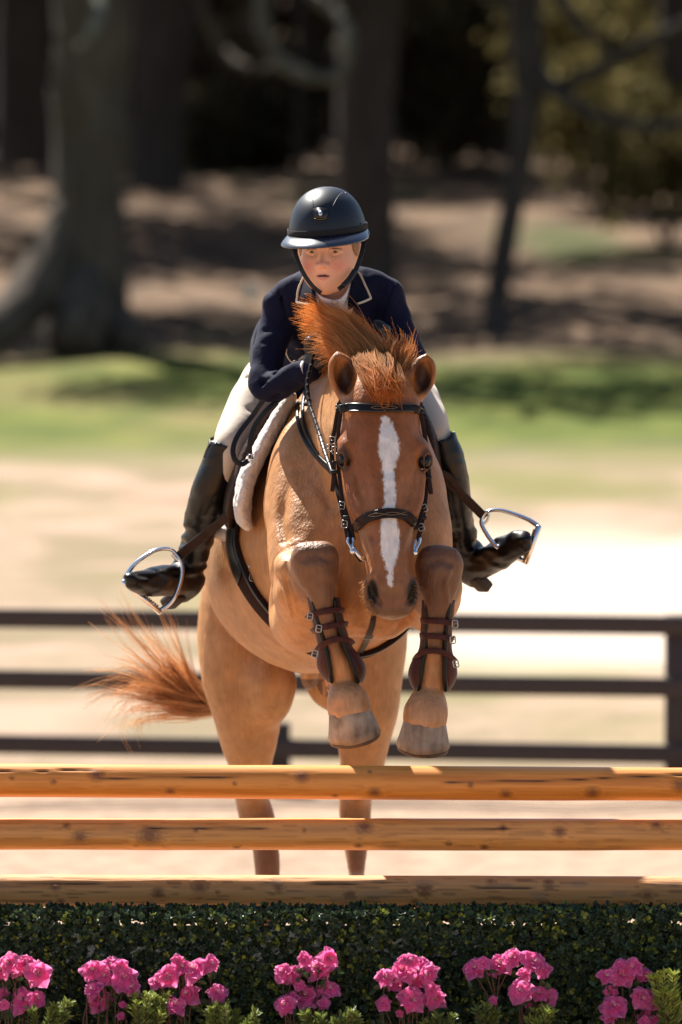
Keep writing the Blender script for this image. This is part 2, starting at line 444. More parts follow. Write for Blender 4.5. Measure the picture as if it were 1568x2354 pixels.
# ---- trees of the wood behind
def bark(name, a, b_):
    return M(name, a, .95, noise=(5, .9, b_, (1, 1, .25)), bump=(7, 1.0, .12, (1, 1, .2)), spec=.1)
bark_a = bark('bark_grey_brown', (.105, .088, .072), (.055, .043, .035))
bark_b = bark('bark_dark', (.075, .064, .058), (.045, .038, .034))
bark_c = bark('bark_pale', (.17, .17, .14), (.10, .095, .08))
def leafmat(name, a, b_, tr=.35):
    return M(name, a, .9, noise=(.6, .8, b_), trans=tr, spec=.05)
leaf_a = leafmat('foliage_olive', (.055, .050, .026), (.05, .038, .026), .12)
leaf_b = leafmat('foliage_yellow_olive', (.19, .155, .06), (.10, .085, .036), .22)
leaf_c = leafmat('foliage_dark', (.15, .12, .075), (.19, .135, .095), .12)
def leafcards(centers, size, mb, r=rng, aspect=.6):
    n = len(centers); d = N3(r.normal(size=(n, 3))); e = N3(np.cross(d, r.normal(size=(n, 3)))); s = size * (0.6 + .8 * r.random(n))[:, None]
    nrm = np.cross(d, e) * s * .15
    c = centers
    V = np.stack([c - d * s * .5, c + e * s * aspect * .5 + nrm, c + d * s * .5, c - e * s * aspect * .5 + nrm], 1).reshape(-1, 3)
    mb.add(V, np.arange(4 * n).reshape(-1, 4))
def clumps(cen, rad, nclump, per, csize, r=rng):
    a = N3(r.normal(size=(nclump, 3))) * (r.random((nclump, 1)) ** .4)
    k = np.asarray(cen) + a * np.asarray(rad)
    pts = np.repeat(k, per, 0) + r.normal(size=(nclump * per, 3)) * csize
    return pts
def trunk_mb(mb, nodes, m=14, rough=.06, seedv=0):
    nd = catmull(nodes, 6); p, rad = nd[:, :3], nd[:, 3]
    sweep(mb, p, circ(1, m), scale=rad)
    V = mb.v[-1]; mb.v[-1] = V + (vnoise(V + seedv, 1.3)[:, None] - .5) * rough * 2 * N3(V - p.mean(0)) * [1, 1, 0]
def tree(name, label, nodes, limbs, mat, crown=None, roots=None, m=14, rough=.08):
    base = np.array(nodes[0][:3]); root = empty(name, base, label, 'tree', 'trees of the wood behind the arena')
    mb = MB(); trunk_mb(mb, nodes, m, rough)
    for r_ in (roots or []): trunk_mb(mb, r_, 10, rough)
    mb.build('trunk', mat, root)
    for l in limbs:
        lm = mat
        if isinstance(l, tuple): l, lm = l
        mb = MB(); trunk_mb(mb, l, 8, .02); mb.build('limb', lm, root)
    if crown:
        mb = MB()
        for cen, rad, nc, per, cs, ls in crown[1]: leafcards(clumps(cen, rad, nc, per, cs), ls, mb)
        mb.build('crown', crown[0], root, smooth=False)
def T(px, py, Y, rpx): # trunk node from pixel, radius px
    q = P(px, py, Y); return (*q, rpx * (Y + 20) / FPX)
# big oak left
Y1 = 78
nodes = [T(215, 830, Y1, 125), T(205, 760, Y1, 108), T(205, 640, Y1, 92), T(205, 480, Y1, 88), T(208, 250, Y1, 90), T(214, 0, Y1, 92), T(220, -300, Y1, 95), T(200, -700, Y1, 70)]
roots = [[T(170, 480, Y1, 50), T(125, 600, Y1 - .3, 62), T(60, 690, Y1 - .8, 62), T(-20, 760, Y1 - 1.6, 55), T(-90, 800, Y1 - 2.4, 40)], [T(200, 600, Y1, 60), T(190, 700, Y1 - .6, 70), T(175, 800, Y1 - 1.2, 62)],
         [T(240, 560, Y1, 50), T(266, 700, Y1 - .3, 46), T(300, 800, Y1 - 1, 34)]]
limbs = [([T(236, -60, Y1 - 1.2, 16), T(228, 30, Y1 - 2, 15), T(205, 85, Y1 - 2.2, 12), T(178, 112, Y1 - 2.2, 6)], bark_c),
         [T(280, -250, Y1, 50), T(420, -420, Y1 - 3, 45), T(620, -500, Y1 - 5, 30), T(800, -520, Y1 - 7, 16)],
         [T(160, -420, Y1, 50), T(-50, -600, Y1 - 2, 35), T(-250, -700, Y1 - 3, 20)]]
gc = lambda x, z, y: (x, y, z)
tree('oak_tree', 'huge grey-brown oak trunk with spreading roots at the left, nearest to the grass', nodes, limbs, bark_a,
     (leaf_a, [(P(215, -900, Y1), (5.5, 4.5, 2.6), 170, 26, .38, .34)]), roots, 18, .16)
# second trunk right behind it
Y2 = 104
tree('oak_tree', 'wide dark grey oak trunk just right of and behind the huge rooted one', 
     [T(360, 440, Y2, 75), T(362, 380, Y2, 62), T(368, 200, Y2, 64), T(375, 0, Y2, 68), T(380, -300, Y2, 66), T(380, -800, Y2, 50)],
     [[T(390, -250, Y2, 35), T(520, -450, Y2 - 2, 28), T(700, -560, Y2 - 4, 15)]], bark_b,
     (leaf_a, [(P(380, -900, Y2), (6, 5, 2.8), 150, 24, .42, .4)]), None, 16, .12)
Y3 = 112
tree('pine_tree', 'very dark trunk at the far left edge behind the spreading roots', 
     [T(48, 380, Y3, 75), T(50, 300, Y3, 62), T(52, 0, Y3, 60), T(50, -400, Y3, 55), T(50, -900, Y3, 30)], [], bark_b,
     (leaf_c, [(P(50, -700, Y3), (3.5, 3.5, 4), 120, 24, .42, .4)]), None, 14, .1)
Y4 = 92
tree('oak_tree', 'straight dark trunk directly behind the helmet of the rider',
     [T(845, 700, Y4, 85), T(843, 630, Y4, 72), T(840, 400, Y4, 67), T(842, 150, Y4, 70), T(848, 0, Y4, 74), T(850, -300, Y4, 70), T(850, -800, Y4, 50)],
     [([T(600, -120, Y4 - 3, 15), T(602, 20, Y4 - 3, 17), T(615, 90, Y4 - 3, 17), T(648, 145, Y4 - 3, 17), T(700, 172, Y4 - 3, 16), T(765, 178, Y4 - 3, 14), T(800, 140, Y4 - 3, 13), T(802, 70, Y4 - 3, 14), T(770, 25, Y4 - 2, 14), T(720, -10, Y4 - 1.5, 13)], bark_c),
      ([T(455, -60, Y4 - 2, 10), T(480, 50, Y4 - 2, 11), T(512, 110, Y4 - 2, 11), T(560, 150, Y4 - 2.5, 11), T(640, 158, Y4 - 3, 9)], bark_a),
      [T(880, -250, Y4, 40), T(1040, -420, Y4 - 3, 32), T(1250, -520, Y4 - 5, 16)], [T(820, -260, Y4, 40), T(640, -420, Y4 - 3, 32), T(560, -520, Y4 - 5, 16)],
      ([T(780, 30, Y4-.5, 26), T(700, -40, Y4 - 1, 24), T(600, -130, Y4 - 3, 20)], bark_a)], bark_b,
     (leaf_a, [(P(850, -900, Y4), (6, 5, 2.8), 200, 26, .42, .36)]), None, 16, .1)
Y5 = 82
tree('young_tree', 'slim leaning dark tree with a long branch reaching to the upper right',
     [T(1132, 800, Y5, 36), T(1140, 720, Y5, 29), T(1152, 620, Y5, 28), T(1176, 480, Y5, 28), T(1205, 330, Y5, 30), T(1215, 200, Y5, 36), T(1208, 60, Y5, 38), T(1200, -150, Y5, 36), T(1220, -500, Y5, 26)],
     [[T(1215, 215, Y5, 22), T(1290, 198, Y5 - .5, 19), T(1370, 165, Y5 - 1, 20), T(1450, 118, Y5 - 1.4, 20), T(1580, 60, Y5 - 2, 19), T(1750, 0, Y5 - 2, 12)],
      ([T(1225, 140, Y5, 18), T(1262, 190, Y5 - .6, 18), T(1330, 245, Y5 - 1, 16), T(1420, 282, Y5 - 1.3, 17), T(1520, 290, Y5 - 1.5, 17), T(1650, 270, Y5 - 2, 12)], bark_b),
      [T(1260, -60, Y5, 15), T(1330, 60, Y5 - .5, 14), T(1400, 110, Y5 - .8, 10), T(1460, 150, Y5 - 1, 7)]], bark_b,
     (leaf_b, [(P(1350, -620, Y5), (5, 4, 2.2), 130, 22, .4, .32)]), None, 12, .05)
Y6 = 108
tree('pine_tree', 'dark trunk at the right edge behind the branch of the slim leaning tree',
     [T(1545, 330, Y6, 38), T(1545, 200, Y6, 33), T(1550, 0, Y6, 34), T(1550, -500, Y6, 26)], [], bark_b,
     (leaf_c, [(P(1560, -600, Y6), (4, 4, 3), 90, 22, .42, .4)]), None, 12, .05)
tree('young_tree', 'thin dim trunk in the deep shade left of the helmet',
     [T(690, 560, 118, 14), T(690, 350, 118, 13), T(695, 100, 118, 13), T(690, -400, 118, 10)], [], bark_b,
     (leaf_a, [(P(690, -500, 118), (3, 3, 2), 60, 18, .4, .35)]), None, 8, .02)
# the far wood: one dense mass closing the view, and understorey in front of it
def far_wood():
    mb = MB(); r = rng
    for k in range(3):
        n = 26000; x = r.uniform(-42, 42, n); y = r.uniform(128 + 14 * k, 142 + 14 * k, n)
        z = gz(y) + r.random(n) ** .8 * (15 + 5 * k)
        c = np.stack([x, y, z], 1); keep = vnoise(c, .28) > (.36 if k < 2 else .1)
        leafcards(c[keep], .9, mb, aspect=.9)
    return mb
tag(far_wood().build('far_wood', leaf_c, None, False), 'dark dense woodland closing the view behind the trees', 'woodland', kind='stuff')
def bush(px, py, Y, rx, rz, mat, label, n=90, ls=.3):
    c = P(px, py, Y); mb = MB(); leafcards(clumps(c, (rx, rx * .8, rz), n, 22, .3), ls, mb)
    base = (c[0], c[1], gz(c[1])); root = empty('bush', base, label, 'bush', 'understorey bushes in the wood')
    mb.build('foliage', mat, root, False)
    mb = MB()
    for k in range(5):
        a = rng.uniform(0, 2 * PI); e = c + np.array([math.cos(a) * rx * .5, math.sin(a) * rx * .4, rz * .3])
        sweep(mb, catmull([base, (np.array(base) + e) / 2 + rng.normal(size=3) * .15, e], 4), circ(.04, 6), scale=np.linspace(1, .4, 9))
    mb.build('stem', bark_b, root)
bush(1330, 120, 112, 1.3, 1.3, leaf_b, 'yellow-olive bush framed above the long branch at the upper right')
bush(1400, 260, 108, 1.6, .7, leaf_b, 'yellow-olive bush below the long branch at the right')
bush(1530, 370, 100, 1.3, .45, leaf_b, 'low sunlit olive bush at the right edge')
bush(1020, 230, 118, 1.5, 1.1, leaf_a, 'dull green bush between the straight trunk and the slim leaning tree')
bush(560, 300, 120, 1.7, .8, leaf_a, 'dull green bush under the curved pale branches')
bush(1040, 60, 118, 1.8, .9, leaf_a, 'dim bush high between the straight trunk and the slim leaning tree')
# extra canopy over the slope that throws the dappled shade (its trees stand outside the frame)
def shade_tree(x, y, h, rx, rz, name, label):
    b = np.array([x, y, float(gz(y))]); nodes = [(*b, .5), (x + .2, y, b[2] + h * .4, .4), (x, y + .3, b[2] + h * .8, .28), (x, y, b[2] + h * 1.1, .12)]
    tree(name, label, nodes, [[(x, y, b[2] + h * .7, .2), (x + rx * .5 * s, y + .5, b[2] + h * .95, .13), (x + rx * .9 * s, y, b[2] + h * 1.05, .05)] for s in (-1, 1)], bark_b,
         (leaf_a, [((x, y, b[2] + h), (rx, rx * .8, rz), 200 if abs(x) < 14 else 130, 30, .5, .42)]), None, 10, .05)
shade_tree(-8.5, 90, 11, 6, 2.6, 'shade_tree', 'leafy tree standing outside the picture at its left')
shade_tree(9.5, 96, 12, 6.5, 2.6, 'shade_tree', 'leafy tree standing outside the picture at its right')
shade_tree(-9, 108, 12, 6, 2.6, 'shade_tree', 'farther leafy tree outside the picture at its left')
shade_tree(8.5, 116, 13, 6, 2.6, 'shade_tree', 'farther leafy tree outside the picture at its right')
shade_tree(-7.8, 126, 14, 7, 3, 'shade_tree', 'farthest leafy tree outside the picture at its left')
shade_tree(8.8, 84, 10, 5.5, 2.2, 'shade_tree', 'nearest leafy tree outside the picture at its right')
for k_, (x_, y_) in enumerate(((-15, 88), (-21, 100), (-28, 92), (-17, 116), (-26, 118), (15.5, 90), (21, 102), (28, 94), (16, 112), (25, 120))):
    shade_tree(x_, y_, 11 + k_ % 3, 5.5, 2.8, 'shade_tree', 'leafy tree outside the picture on its ' + ('left' if x_ < 0 else 'right') + ', ' + ('nearest', 'second', 'third', 'fourth', 'fifth')[k_ % 5] + ' of its row')
# litter, twigs and a pale ball standing in for a blurred bright spot
mb = MB(); c = P(578, 668, 74); c[2] = gz(74) + .1
sphere(mb, P(578, 672, 80), (.13, .12, .12), 12, 8); V = mb.v[0]; mb.v[0] = V + (vnoise(V, 9)[:, None] - .5) * .05
tag(mb.build('blur_spot', M('blur_spot_pale', (.62, .58, .5), .9)), 'round pale ball standing in for a blurred bright spot left of the rider', 'blur_spot')
# ================================================================ HORSE
def G(px, py, Y, a, b=None, p=None): return [*P(px, py, Y), a, b if b is not None else a]
def rotm(ax, ang):
    return np.array(Matrix.Rotation(math.radians(ang), 3, ax))
EYES = ((798, 1056, -.494, 1), (971, 1060, -.491, -1))
def surf_guess(F, px, py, Y):
    # march along the sight line until the field turns negative, so that a vein lies on the skin
    for y in np.arange(Y - .25, Y + .6, .004):
        p = P(px, py, y); i = [int(np.clip(np.searchsorted(F.a[k], p[k]), 0, len(F.a[k]) - 1)) for k in range(3)]
        if F.vol[tuple(i)] < 0: return p
    return P(px, py, Y)
def build_horse_field():
    F = Field(axis((-.52, -.44, .012), (-.44, .42, .0045), (.42, .5, .012)),
              axis((-.92, .02, .0045), (.02, .5, .009), (.5, 2.0, .014)),
              axis((.2, .98, .009), (.98, 2.36, .0048)))
    # barrel
    F.chain([G(835, 1230, -.10, .13, .16), G(832, 1225, 0.02, .215, .28), G(800, 1238, .2, .255, .345), G(762, 1252, .42, .295, .355), G(716, 1270, .75, .328, .370),
             G(697, 1258, 1.05, .318, .355), G(690, 1225, 1.35, .285, .31), G(688, 1215, 1.6, .22, .25), G(688, 1215, 1.75, .08, .12)], k=.02, n=12)
    # pectorals
    F.ell(P(775, 1375, -.10), (.115, .13, .12), .05); F.ell(P(880, 1375, -.10), (.11, .13, .12), .05)
    F.ell(P(830, 1250, -.12), (.15, .12, .2), .06)
    # shoulders
    F.chain([G(735, 960, .30, .07, .12), G(690, 1080, .10, .095, .13), G(690, 1210, -.04, .10, .13), G(700, 1310, -.14, .105, .13)], k=.07)
    F.chain([G(890, 960, .30, .07, .12), G(935, 1080, .10, .09, .13), G(958, 1200, -.03, .10, .13), G(965, 1310, -.13, .10, .13)], k=.07)
    # neck
    F.chain([G(795, 1120, .30, .13, .30), G(803, 1060, .10, .135, .27), G(822, 1000, -.10, .118, .215), G(850, 960, -.27, .10, .165), G(880, 935, -.40, .085, .12)], k=.06, n=5, p=2.2)
    F.chain([G(780, 905, .32, .05, .05), G(795, 870, .12, .045, .05), G(828, 862, -.08, .04, .045), G(866, 880, -.28, .045, .045)], k=.07)
    # muscle edges: jugular groove / breast line
    F.chain([G(770, 1180, -.06, .05, .05), G(800, 1290, -.17, .055, .05), G(815, 1380, -.2, .05, .05)], k=.06)
    F.chain([G(900, 1180, -.06, .05, .05), G(870, 1290, -.17, .055, .05), G(852, 1380, -.2, .05, .05)], k=.06)
    # ---- hind quarters
    # left of picture
    F.chain([G(600, 1280, 1.42, .17, .24), G(566, 1430, 1.40, .155, .18), G(564, 1550, 1.36, .138, .15), G(570, 1650, 1.36, .108, .125), G(574, 1750, 1.40, .072, .085),
             G(578, 1825, 1.53, .052, .07), G(590, 1875, 1.55, .056, .066), G(608, 1940, 1.50, .044, .050), G(615, 2020, 1.46, .043, .045), G(620, 2120, 1.42, .036, .040), G(622, 2210, 1.40, .046, .048), G(624, 2270, 1.36, .036, .038), G(626, 2320, 1.32, .05, .055)], k=.03, n=5)
    F.ell(P(622, 1578, 1.25), (.078, .11, .12), .05)
    F.chain([G(583, 1800, 1.6, .02), G(584, 1850, 1.62, .026), G(590, 1900, 1.58, .022)], k=.04)
    # right of picture
    F.chain([G(790, 1280, 1.42, .17, .24), G(826, 1430, 1.40, .15, .18), G(833, 1550, 1.36, .132, .15), G(836, 1650, 1.36, .104, .125), G(833, 1750, 1.40, .072, .085),
             G(818, 1820, 1.52, .056, .07), G(815, 1875, 1.54, .054, .066), G(818, 1950, 1.50, .040, .05), G(820, 2010, 1.46, .030, .038), G(822, 2110, 1.42, .03, .036), G(823, 2200, 1.40, .042, .046), G(824, 2270, 1.36, .034, .036), G(825, 2320, 1.32, .05, .055)], k=.03, n=5)
    F.ell(P(765, 1562, 1.25), (.085, .11, .10), .05)
    F.chain([G(817, 1795, 1.6, .02), G(816, 1845, 1.62, .026), G(816, 1895, 1.58, .022)], k=.04)
    F.ell(P(712, 1556, 1.0), (.034, .08, .048), .02)       # sheath
    # flank / stifle fold
    
    # ---- fore limbs: upper arm, forearm reaching forward, knee, cannon hanging
    def fore(pts_arm, knee, cannon, pastern, extra):
        F.chain(pts_arm, k=.022, n=6)
        for e in knee: F.ell(*e)
        F.chain(cannon, k=.018, n=5)
        F.chain(pastern, k=.018, n=5)
        for e in extra: F.chain(e, k=.02, n=4)
    fore([G(705, 1330, -.08, .105, .12), G(693, 1405, -.02, .10, .10), G(700, 1425, -.14, .092, .095), G(708, 1385, -.28, .080, .092), G(714, 1345, -.40, .064, .075), G(722, 1306, -.52, .052, .056)],
         [(P(722, 1290, -.555), (.064, .05, .058), .025), (P(700, 1283, -.55), (.034, .044, .040), .02), (P(744, 1285, -.555), (.034, .044, .040), .02), (P(726, 1325, -.55), (.050, .045, .045), .03), (P(700, 1262, -.56), (.026, .022, .016), .012), (P(742, 1264, -.565), (.026, .022, .018), .012), (P(724, 1300, -.597), (.030, .012, .016), .012), (P(748, 1318, -.585), (.014, .014, .02), .012),
          (P(690, 1300, -.47), (.03, .07, .035), .03), (P(664, 1300, -.33), (.045, .13, .042), .03), (P(660, 1360, -.28), (.04, .12, .05), .04)],
         [G(727, 1320, -.552, .050, .042), G(735, 1355, -.555, .040, .036), G(743, 1390, -.548, .033, .034), G(756, 1440, -.53, .031, .036), G(770, 1490, -.505, .033, .038), G(780, 1525, -.485, .042, .041), G(785, 1545, -.475, .041, .040)],
         [G(784, 1540, -.478, .042, .040), G(789, 1570, -.475, .033, .034), G(794, 1592, -.49, .048, .042), G(799, 1612, -.51, .060, .052), G(803, 1634, -.515, .062, .052)],
         [[G(802, 1636, -.548, .040, .016), G(804, 1650, -.553, .022, .010)], [G(757, 1400, -.51, .014), G(772, 1450, -.49, .014), G(786, 1500, -.46, .015)],
          [G(757, 1560, -.44, .012), G(762, 1590, -.45, .010)]])
    fore([G(972, 1310, -.08, .095, .11), G(980, 1375, -.02, .085, .095), G(990, 1385, -.14, .080, .088), G(1000, 1372, -.28, .076, .086), G(1006, 1350, -.40, .068, .075), G(1010, 1315, -.52, .058, .06)],
         [(P(1011, 1300, -.555), (.066, .05, .060), .025), (P(988, 1300, -.55), (.034, .044, .045), .02), (P(1034, 1300, -.55), (.034, .044, .045), .02), (P(1010, 1340, -.55), (.055, .045, .05), .03), (P(990, 1272, -.56), (.026, .022, .018), .012), (P(1032, 1272, -.565), (.026, .022, .018), .012), (P(1012, 1312, -.597), (.032, .012, .018), .012), (P(1034, 1330, -.585), (.014, .014, .022), .012)],
         [G(1010, 1335, -.552, .058, .045), G(1009, 1375, -.555, .044, .040), G(1005, 1410, -.548, .036, .034), G(1000, 1455, -.53, .031, .036), G(997, 1500, -.505, .033, .038), G(994, 1535, -.485, .042, .041), G(993, 1558, -.475, .041, .040)],
         [G(993, 1555, -.478, .042, .040), G(989, 1585, -.475, .034, .034), G(984, 1612, -.49, .050, .044), G(980, 1634, -.51, .061, .052), G(977, 1656, -.515, .062, .052)],
         [[G(977, 1658, -.548, .040, .016), G(976, 1673, -.553, .022, .010)], [G(1018, 1410, -.51, .014), G(1014, 1460, -.49, .014), G(1008, 1510, -.46, .015)]])
    F.chain([G(830, 1280, -.27, .004, .010), G(832, 1360, -.28, .006, .016), G(830, 1440, -.24, .006, .018)], k=.035, mode='sub')
    F.chain([G(768, 1300, -.26, .006, .02), G(774, 1370, -.27, .010, .03), G(762, 1440, -.22, .012, .035), G(748, 1490, -.14, .010, .03)], k=.03, mode='sub')
    F.chain([G(916, 1340, -.26, .006, .02), G(914, 1400, -.26, .010, .03), G(925, 1450, -.18, .012, .035)], k=.03, mode='sub')
    F.chain([G(645, 1060, -.07, .004, .010), G(652, 1120, -.12, .006, .014), G(648, 1190, -.15, .005, .012), G(655, 1240, -.2, .004, .010)], k=.03, mode='sub')
    F.chain([G(700, 960, .02, .004, .010), G(722, 1060, -.12, .006, .014), G(760, 1160, -.2, .005, .012)], k=.035, mode='sub')
    # ---- head
    F.chain([G(878, 905, -.36, .092, .082), G(873, 935, -.385, .112, .096), G(875, 985, -.395, .116, .122), G(880, 1045, -.415, .113, .140), G(883, 1105, -.445, .106, .140),
             G(886, 1160, -.49, .090, .122), G(888, 1205, -.53, .076, .104), G(889, 1250, -.57, .067, .086), G(892, 1300, -.605, .062, .072), G(898, 1350, -.63, .061, .060), G(901, 1385, -.635, .046, .048)], k=.02, n=5, p=2.5)
    F.ell(P(880, 1110, -.36), (.098, .13, .14), .05)                  # jaws
    F.ell(P(795, 1028, -.465), (.022, .045, .024), .04); F.ell(P(970, 1033, -.465), (.021, .045, .024), .04)   # brow ridges
    for e in ([G(802, 1092, -.505, .018), G(810, 1140, -.548, .017), G(824, 1182, -.588, .013)], [G(966, 1097, -.505, .018), G(960, 1145, -.548, .017), G(948, 1182, -.588, .013)]):
        F.chain(e, k=.026)                                            # facial crests
    F.chain([G(888, 1120, -.57, .03, .02), G(890, 1200, -.615, .026, .02), G(893, 1290, -.665, .026, .018), G(897, 1340, -.685, .028, .02)], k=.04)   # nasal bone
    # temporal hollows and soft depressions
    F.ell(P(812, 1000, -.555), (.022, .02, .028), .03, 'sub'); F.ell(P(952, 1005, -.555), (.022, .02, .028), .03, 'sub')
    F.chain([G(836, 1110, -.61, .004, .010), G(845, 1160, -.63, .005, .012), G(852, 1230, -.66, .004, .010)], k=.03, mode='sub'); F.chain([G(934, 1110, -.61, .004, .010), G(928, 1160, -.63, .005, .012), G(926, 1230, -.66, .004, .010)], k=.03, mode='sub'); F.ell(P(826, 1058, -.60), (.012, .018, .045), .03, 'sub'); F.ell(P(946, 1062, -.60), (.012, .018, .045), .03, 'sub')
    # eye pockets
    for (px, py, Y, s) in EYES:
        c = P(px, py, Y) + np.array([-.80 * s, -.62, 0]) * .004; nrm = N3([-.80 * s, -.62, .0]); e1 = N3([.25 * s, 0, -1.0]); e1 = N3(e1 - e1.dot(nrm) * nrm); e2 = np.cross(nrm, e1)
        for w0, w1, rr, off in ((0, PI, .0050, .0125), (PI, 2 * PI, .0045, .0115)):
            F.chain([[*(c + nrm * (off + .003 * abs(math.sin(a))) + e1 * .026 * math.cos(a) + e2 * .0175 * math.sin(a)), rr, rr] for a in np.linspace(w0, w1, 7)], k=.010, n=3)
    # muzzle
    F.chain([G(868, 1336, -.672, .020, .02), G(852, 1345, -.668, .020, .02), G(847, 1366, -.655, .018, .02), G(858, 1392, -.650, .018, .02)], k=.03, n=4)
    F.chain([G(926, 1336, -.672, .020, .02), G(944, 1345, -.668, .018, .02), G(950, 1366, -.655, .017, .02), G(936, 1392, -.650, .018, .02)], k=.03, n=4)
    F.ell(P(899, 1372, -.675), (.038, .026, .032), .03)
    F.ell(P(897, 1398, -.655), (.042, .034, .017), .018); F.ell(P(900, 1413, -.635), (.032, .036, .012), .010)
    F.chain([G(853, 1335, -.710, .008, .024), G(852, 1355, -.705, .0135, .030), G(860, 1378, -.695, .0125, .028), G(873, 1388, -.69, .007, .018)], k=.012, mode='sub')
    F.chain([G(950, 1342, -.70, .004, .022), G(951, 1357, -.695, .009, .026), G(944, 1377, -.69, .009, .024), G(933, 1387, -.69, .005, .016)], k=.012, mode='sub')
    F.chain([G(868, 1411, -.69, .02, .0022), G(903, 1406, -.71, .02, .0022), G(933, 1410, -.69, .02, .0022)], k=.006, mode='sub')
    # poll
    F.ell(P(878, 900, -.36), (.080, .07, .045), .04)
    # ears: outer cup, then hollow
    F.chain([G(818, 925, -.36, .020, .024), G(808, 902, -.365, .036, .034), G(793, 866, -.37, .047, .036), G(781, 836, -.372, .035, .026), G(777, 818, -.372, .015, .013), G(777, 810, -.372, .004, .005)], k=.02, n=5)
    F.chain([G(802, 898, -.41, .012, .030), G(795, 876, -.412, .029, .046), G(787, 848, -.408, .028, .036), G(781, 826, -.402, .013, .020)], k=.008, n=5, mode='sub')
    F.chain([G(942, 925, -.36, .020, .024), G(955, 902, -.365, .034, .034), G(968, 866, -.37, .045, .036), G(976, 838, -.372, .035, .026), G(980, 822, -.372, .015, .013), G(980, 813, -.372, .004, .005)], k=.02, n=5)
    F.chain([G(962, 898, -.41, .012, .030), G(970, 876, -.412, .026, .044), G(977, 850, -.408, .025, .036), G(981, 830, -.402, .012, .020)], k=.008, n=5, mode='sub')
    F.chain([G(672, 1278, -.60, .003, .006), G(700, 1284, -.605, .004, .008), G(724, 1277, -.61, .004, .008), G(752, 1286, -.60, .004, .007), G(770, 1284, -.59, .003, .006)], k=.014, mode='sub')
    F.chain([G(964, 1290, -.60, .003, .006), G(990, 1294, -.605, .004, .008), G(1014, 1288, -.61, .004, .008), G(1040, 1296, -.60, .004, .007)], k=.014, mode='sub')
    for v_ in ([(657, 1290, -.36), (652, 1330, -.34), (660, 1375, -.32), (668, 1420, -.27)], [(664, 1340, -.37), (676, 1370, -.36), (680, 1410, -.33)], [(956, 1090, -.535), (950, 1130, -.56), (938, 1165, -.585)],
               [(812, 1100, -.545), (818, 1135, -.565), (830, 1165, -.59)], [(935, 1225, -.615), (925, 1270, -.635), (930, 1310, -.65)], [(850, 1240, -.62), (860, 1290, -.65), (852, 1325, -.67)],
               [(560, 1400, .62), (600, 1450, .60), (660, 1500, .60), (720, 1535, .6)], [(1030, 1380, -.565), (1026, 1345, -.575), (1036, 1310, -.575)]):
        q_ = [surf_guess(F, *e) for e in v_]; F.chain([[*e, .0045, .0045] for e in q_], k=.012)
    # subtle muscle unevenness
    F.noise(.010, 9.0); F.noise(.0025, 32.0)
    return F
HF = build_horse_field()
HV, HQ = HF.mesh()
del HF
def relax(V, Q, it, wgt=None, lam=.5):
    a = np.concatenate([Q[:, 0], Q[:, 1], Q[:, 2], Q[:, 3]]); b = np.concatenate([Q[:, 1], Q[:, 2], Q[:, 3], Q[:, 0]])
    I = np.concatenate([a, b]); J = np.concatenate([b, a]); n = len(V); cnt = np.bincount(I, minlength=n)[:, None]
    for _ in range(it):
        S = np.stack([np.bincount(I, V[J, k], n) for k in range(3)], 1) / cnt
        V = V + (S - V) * lam * (1 if wgt is None else wgt[:, None])
    return V
HV = relax(HV, HQ, 2, None, .4)
_w = np.clip((HV[:, 1] - 0.0) / .15, 0, 1)
HV = relax(HV, HQ, 14, _w, .6)
HPX = PX(HV)
def smooth01(x, a, b): t = np.clip((x - a) / (b - a), 0, 1); return t * t * (3 - 2 * t)
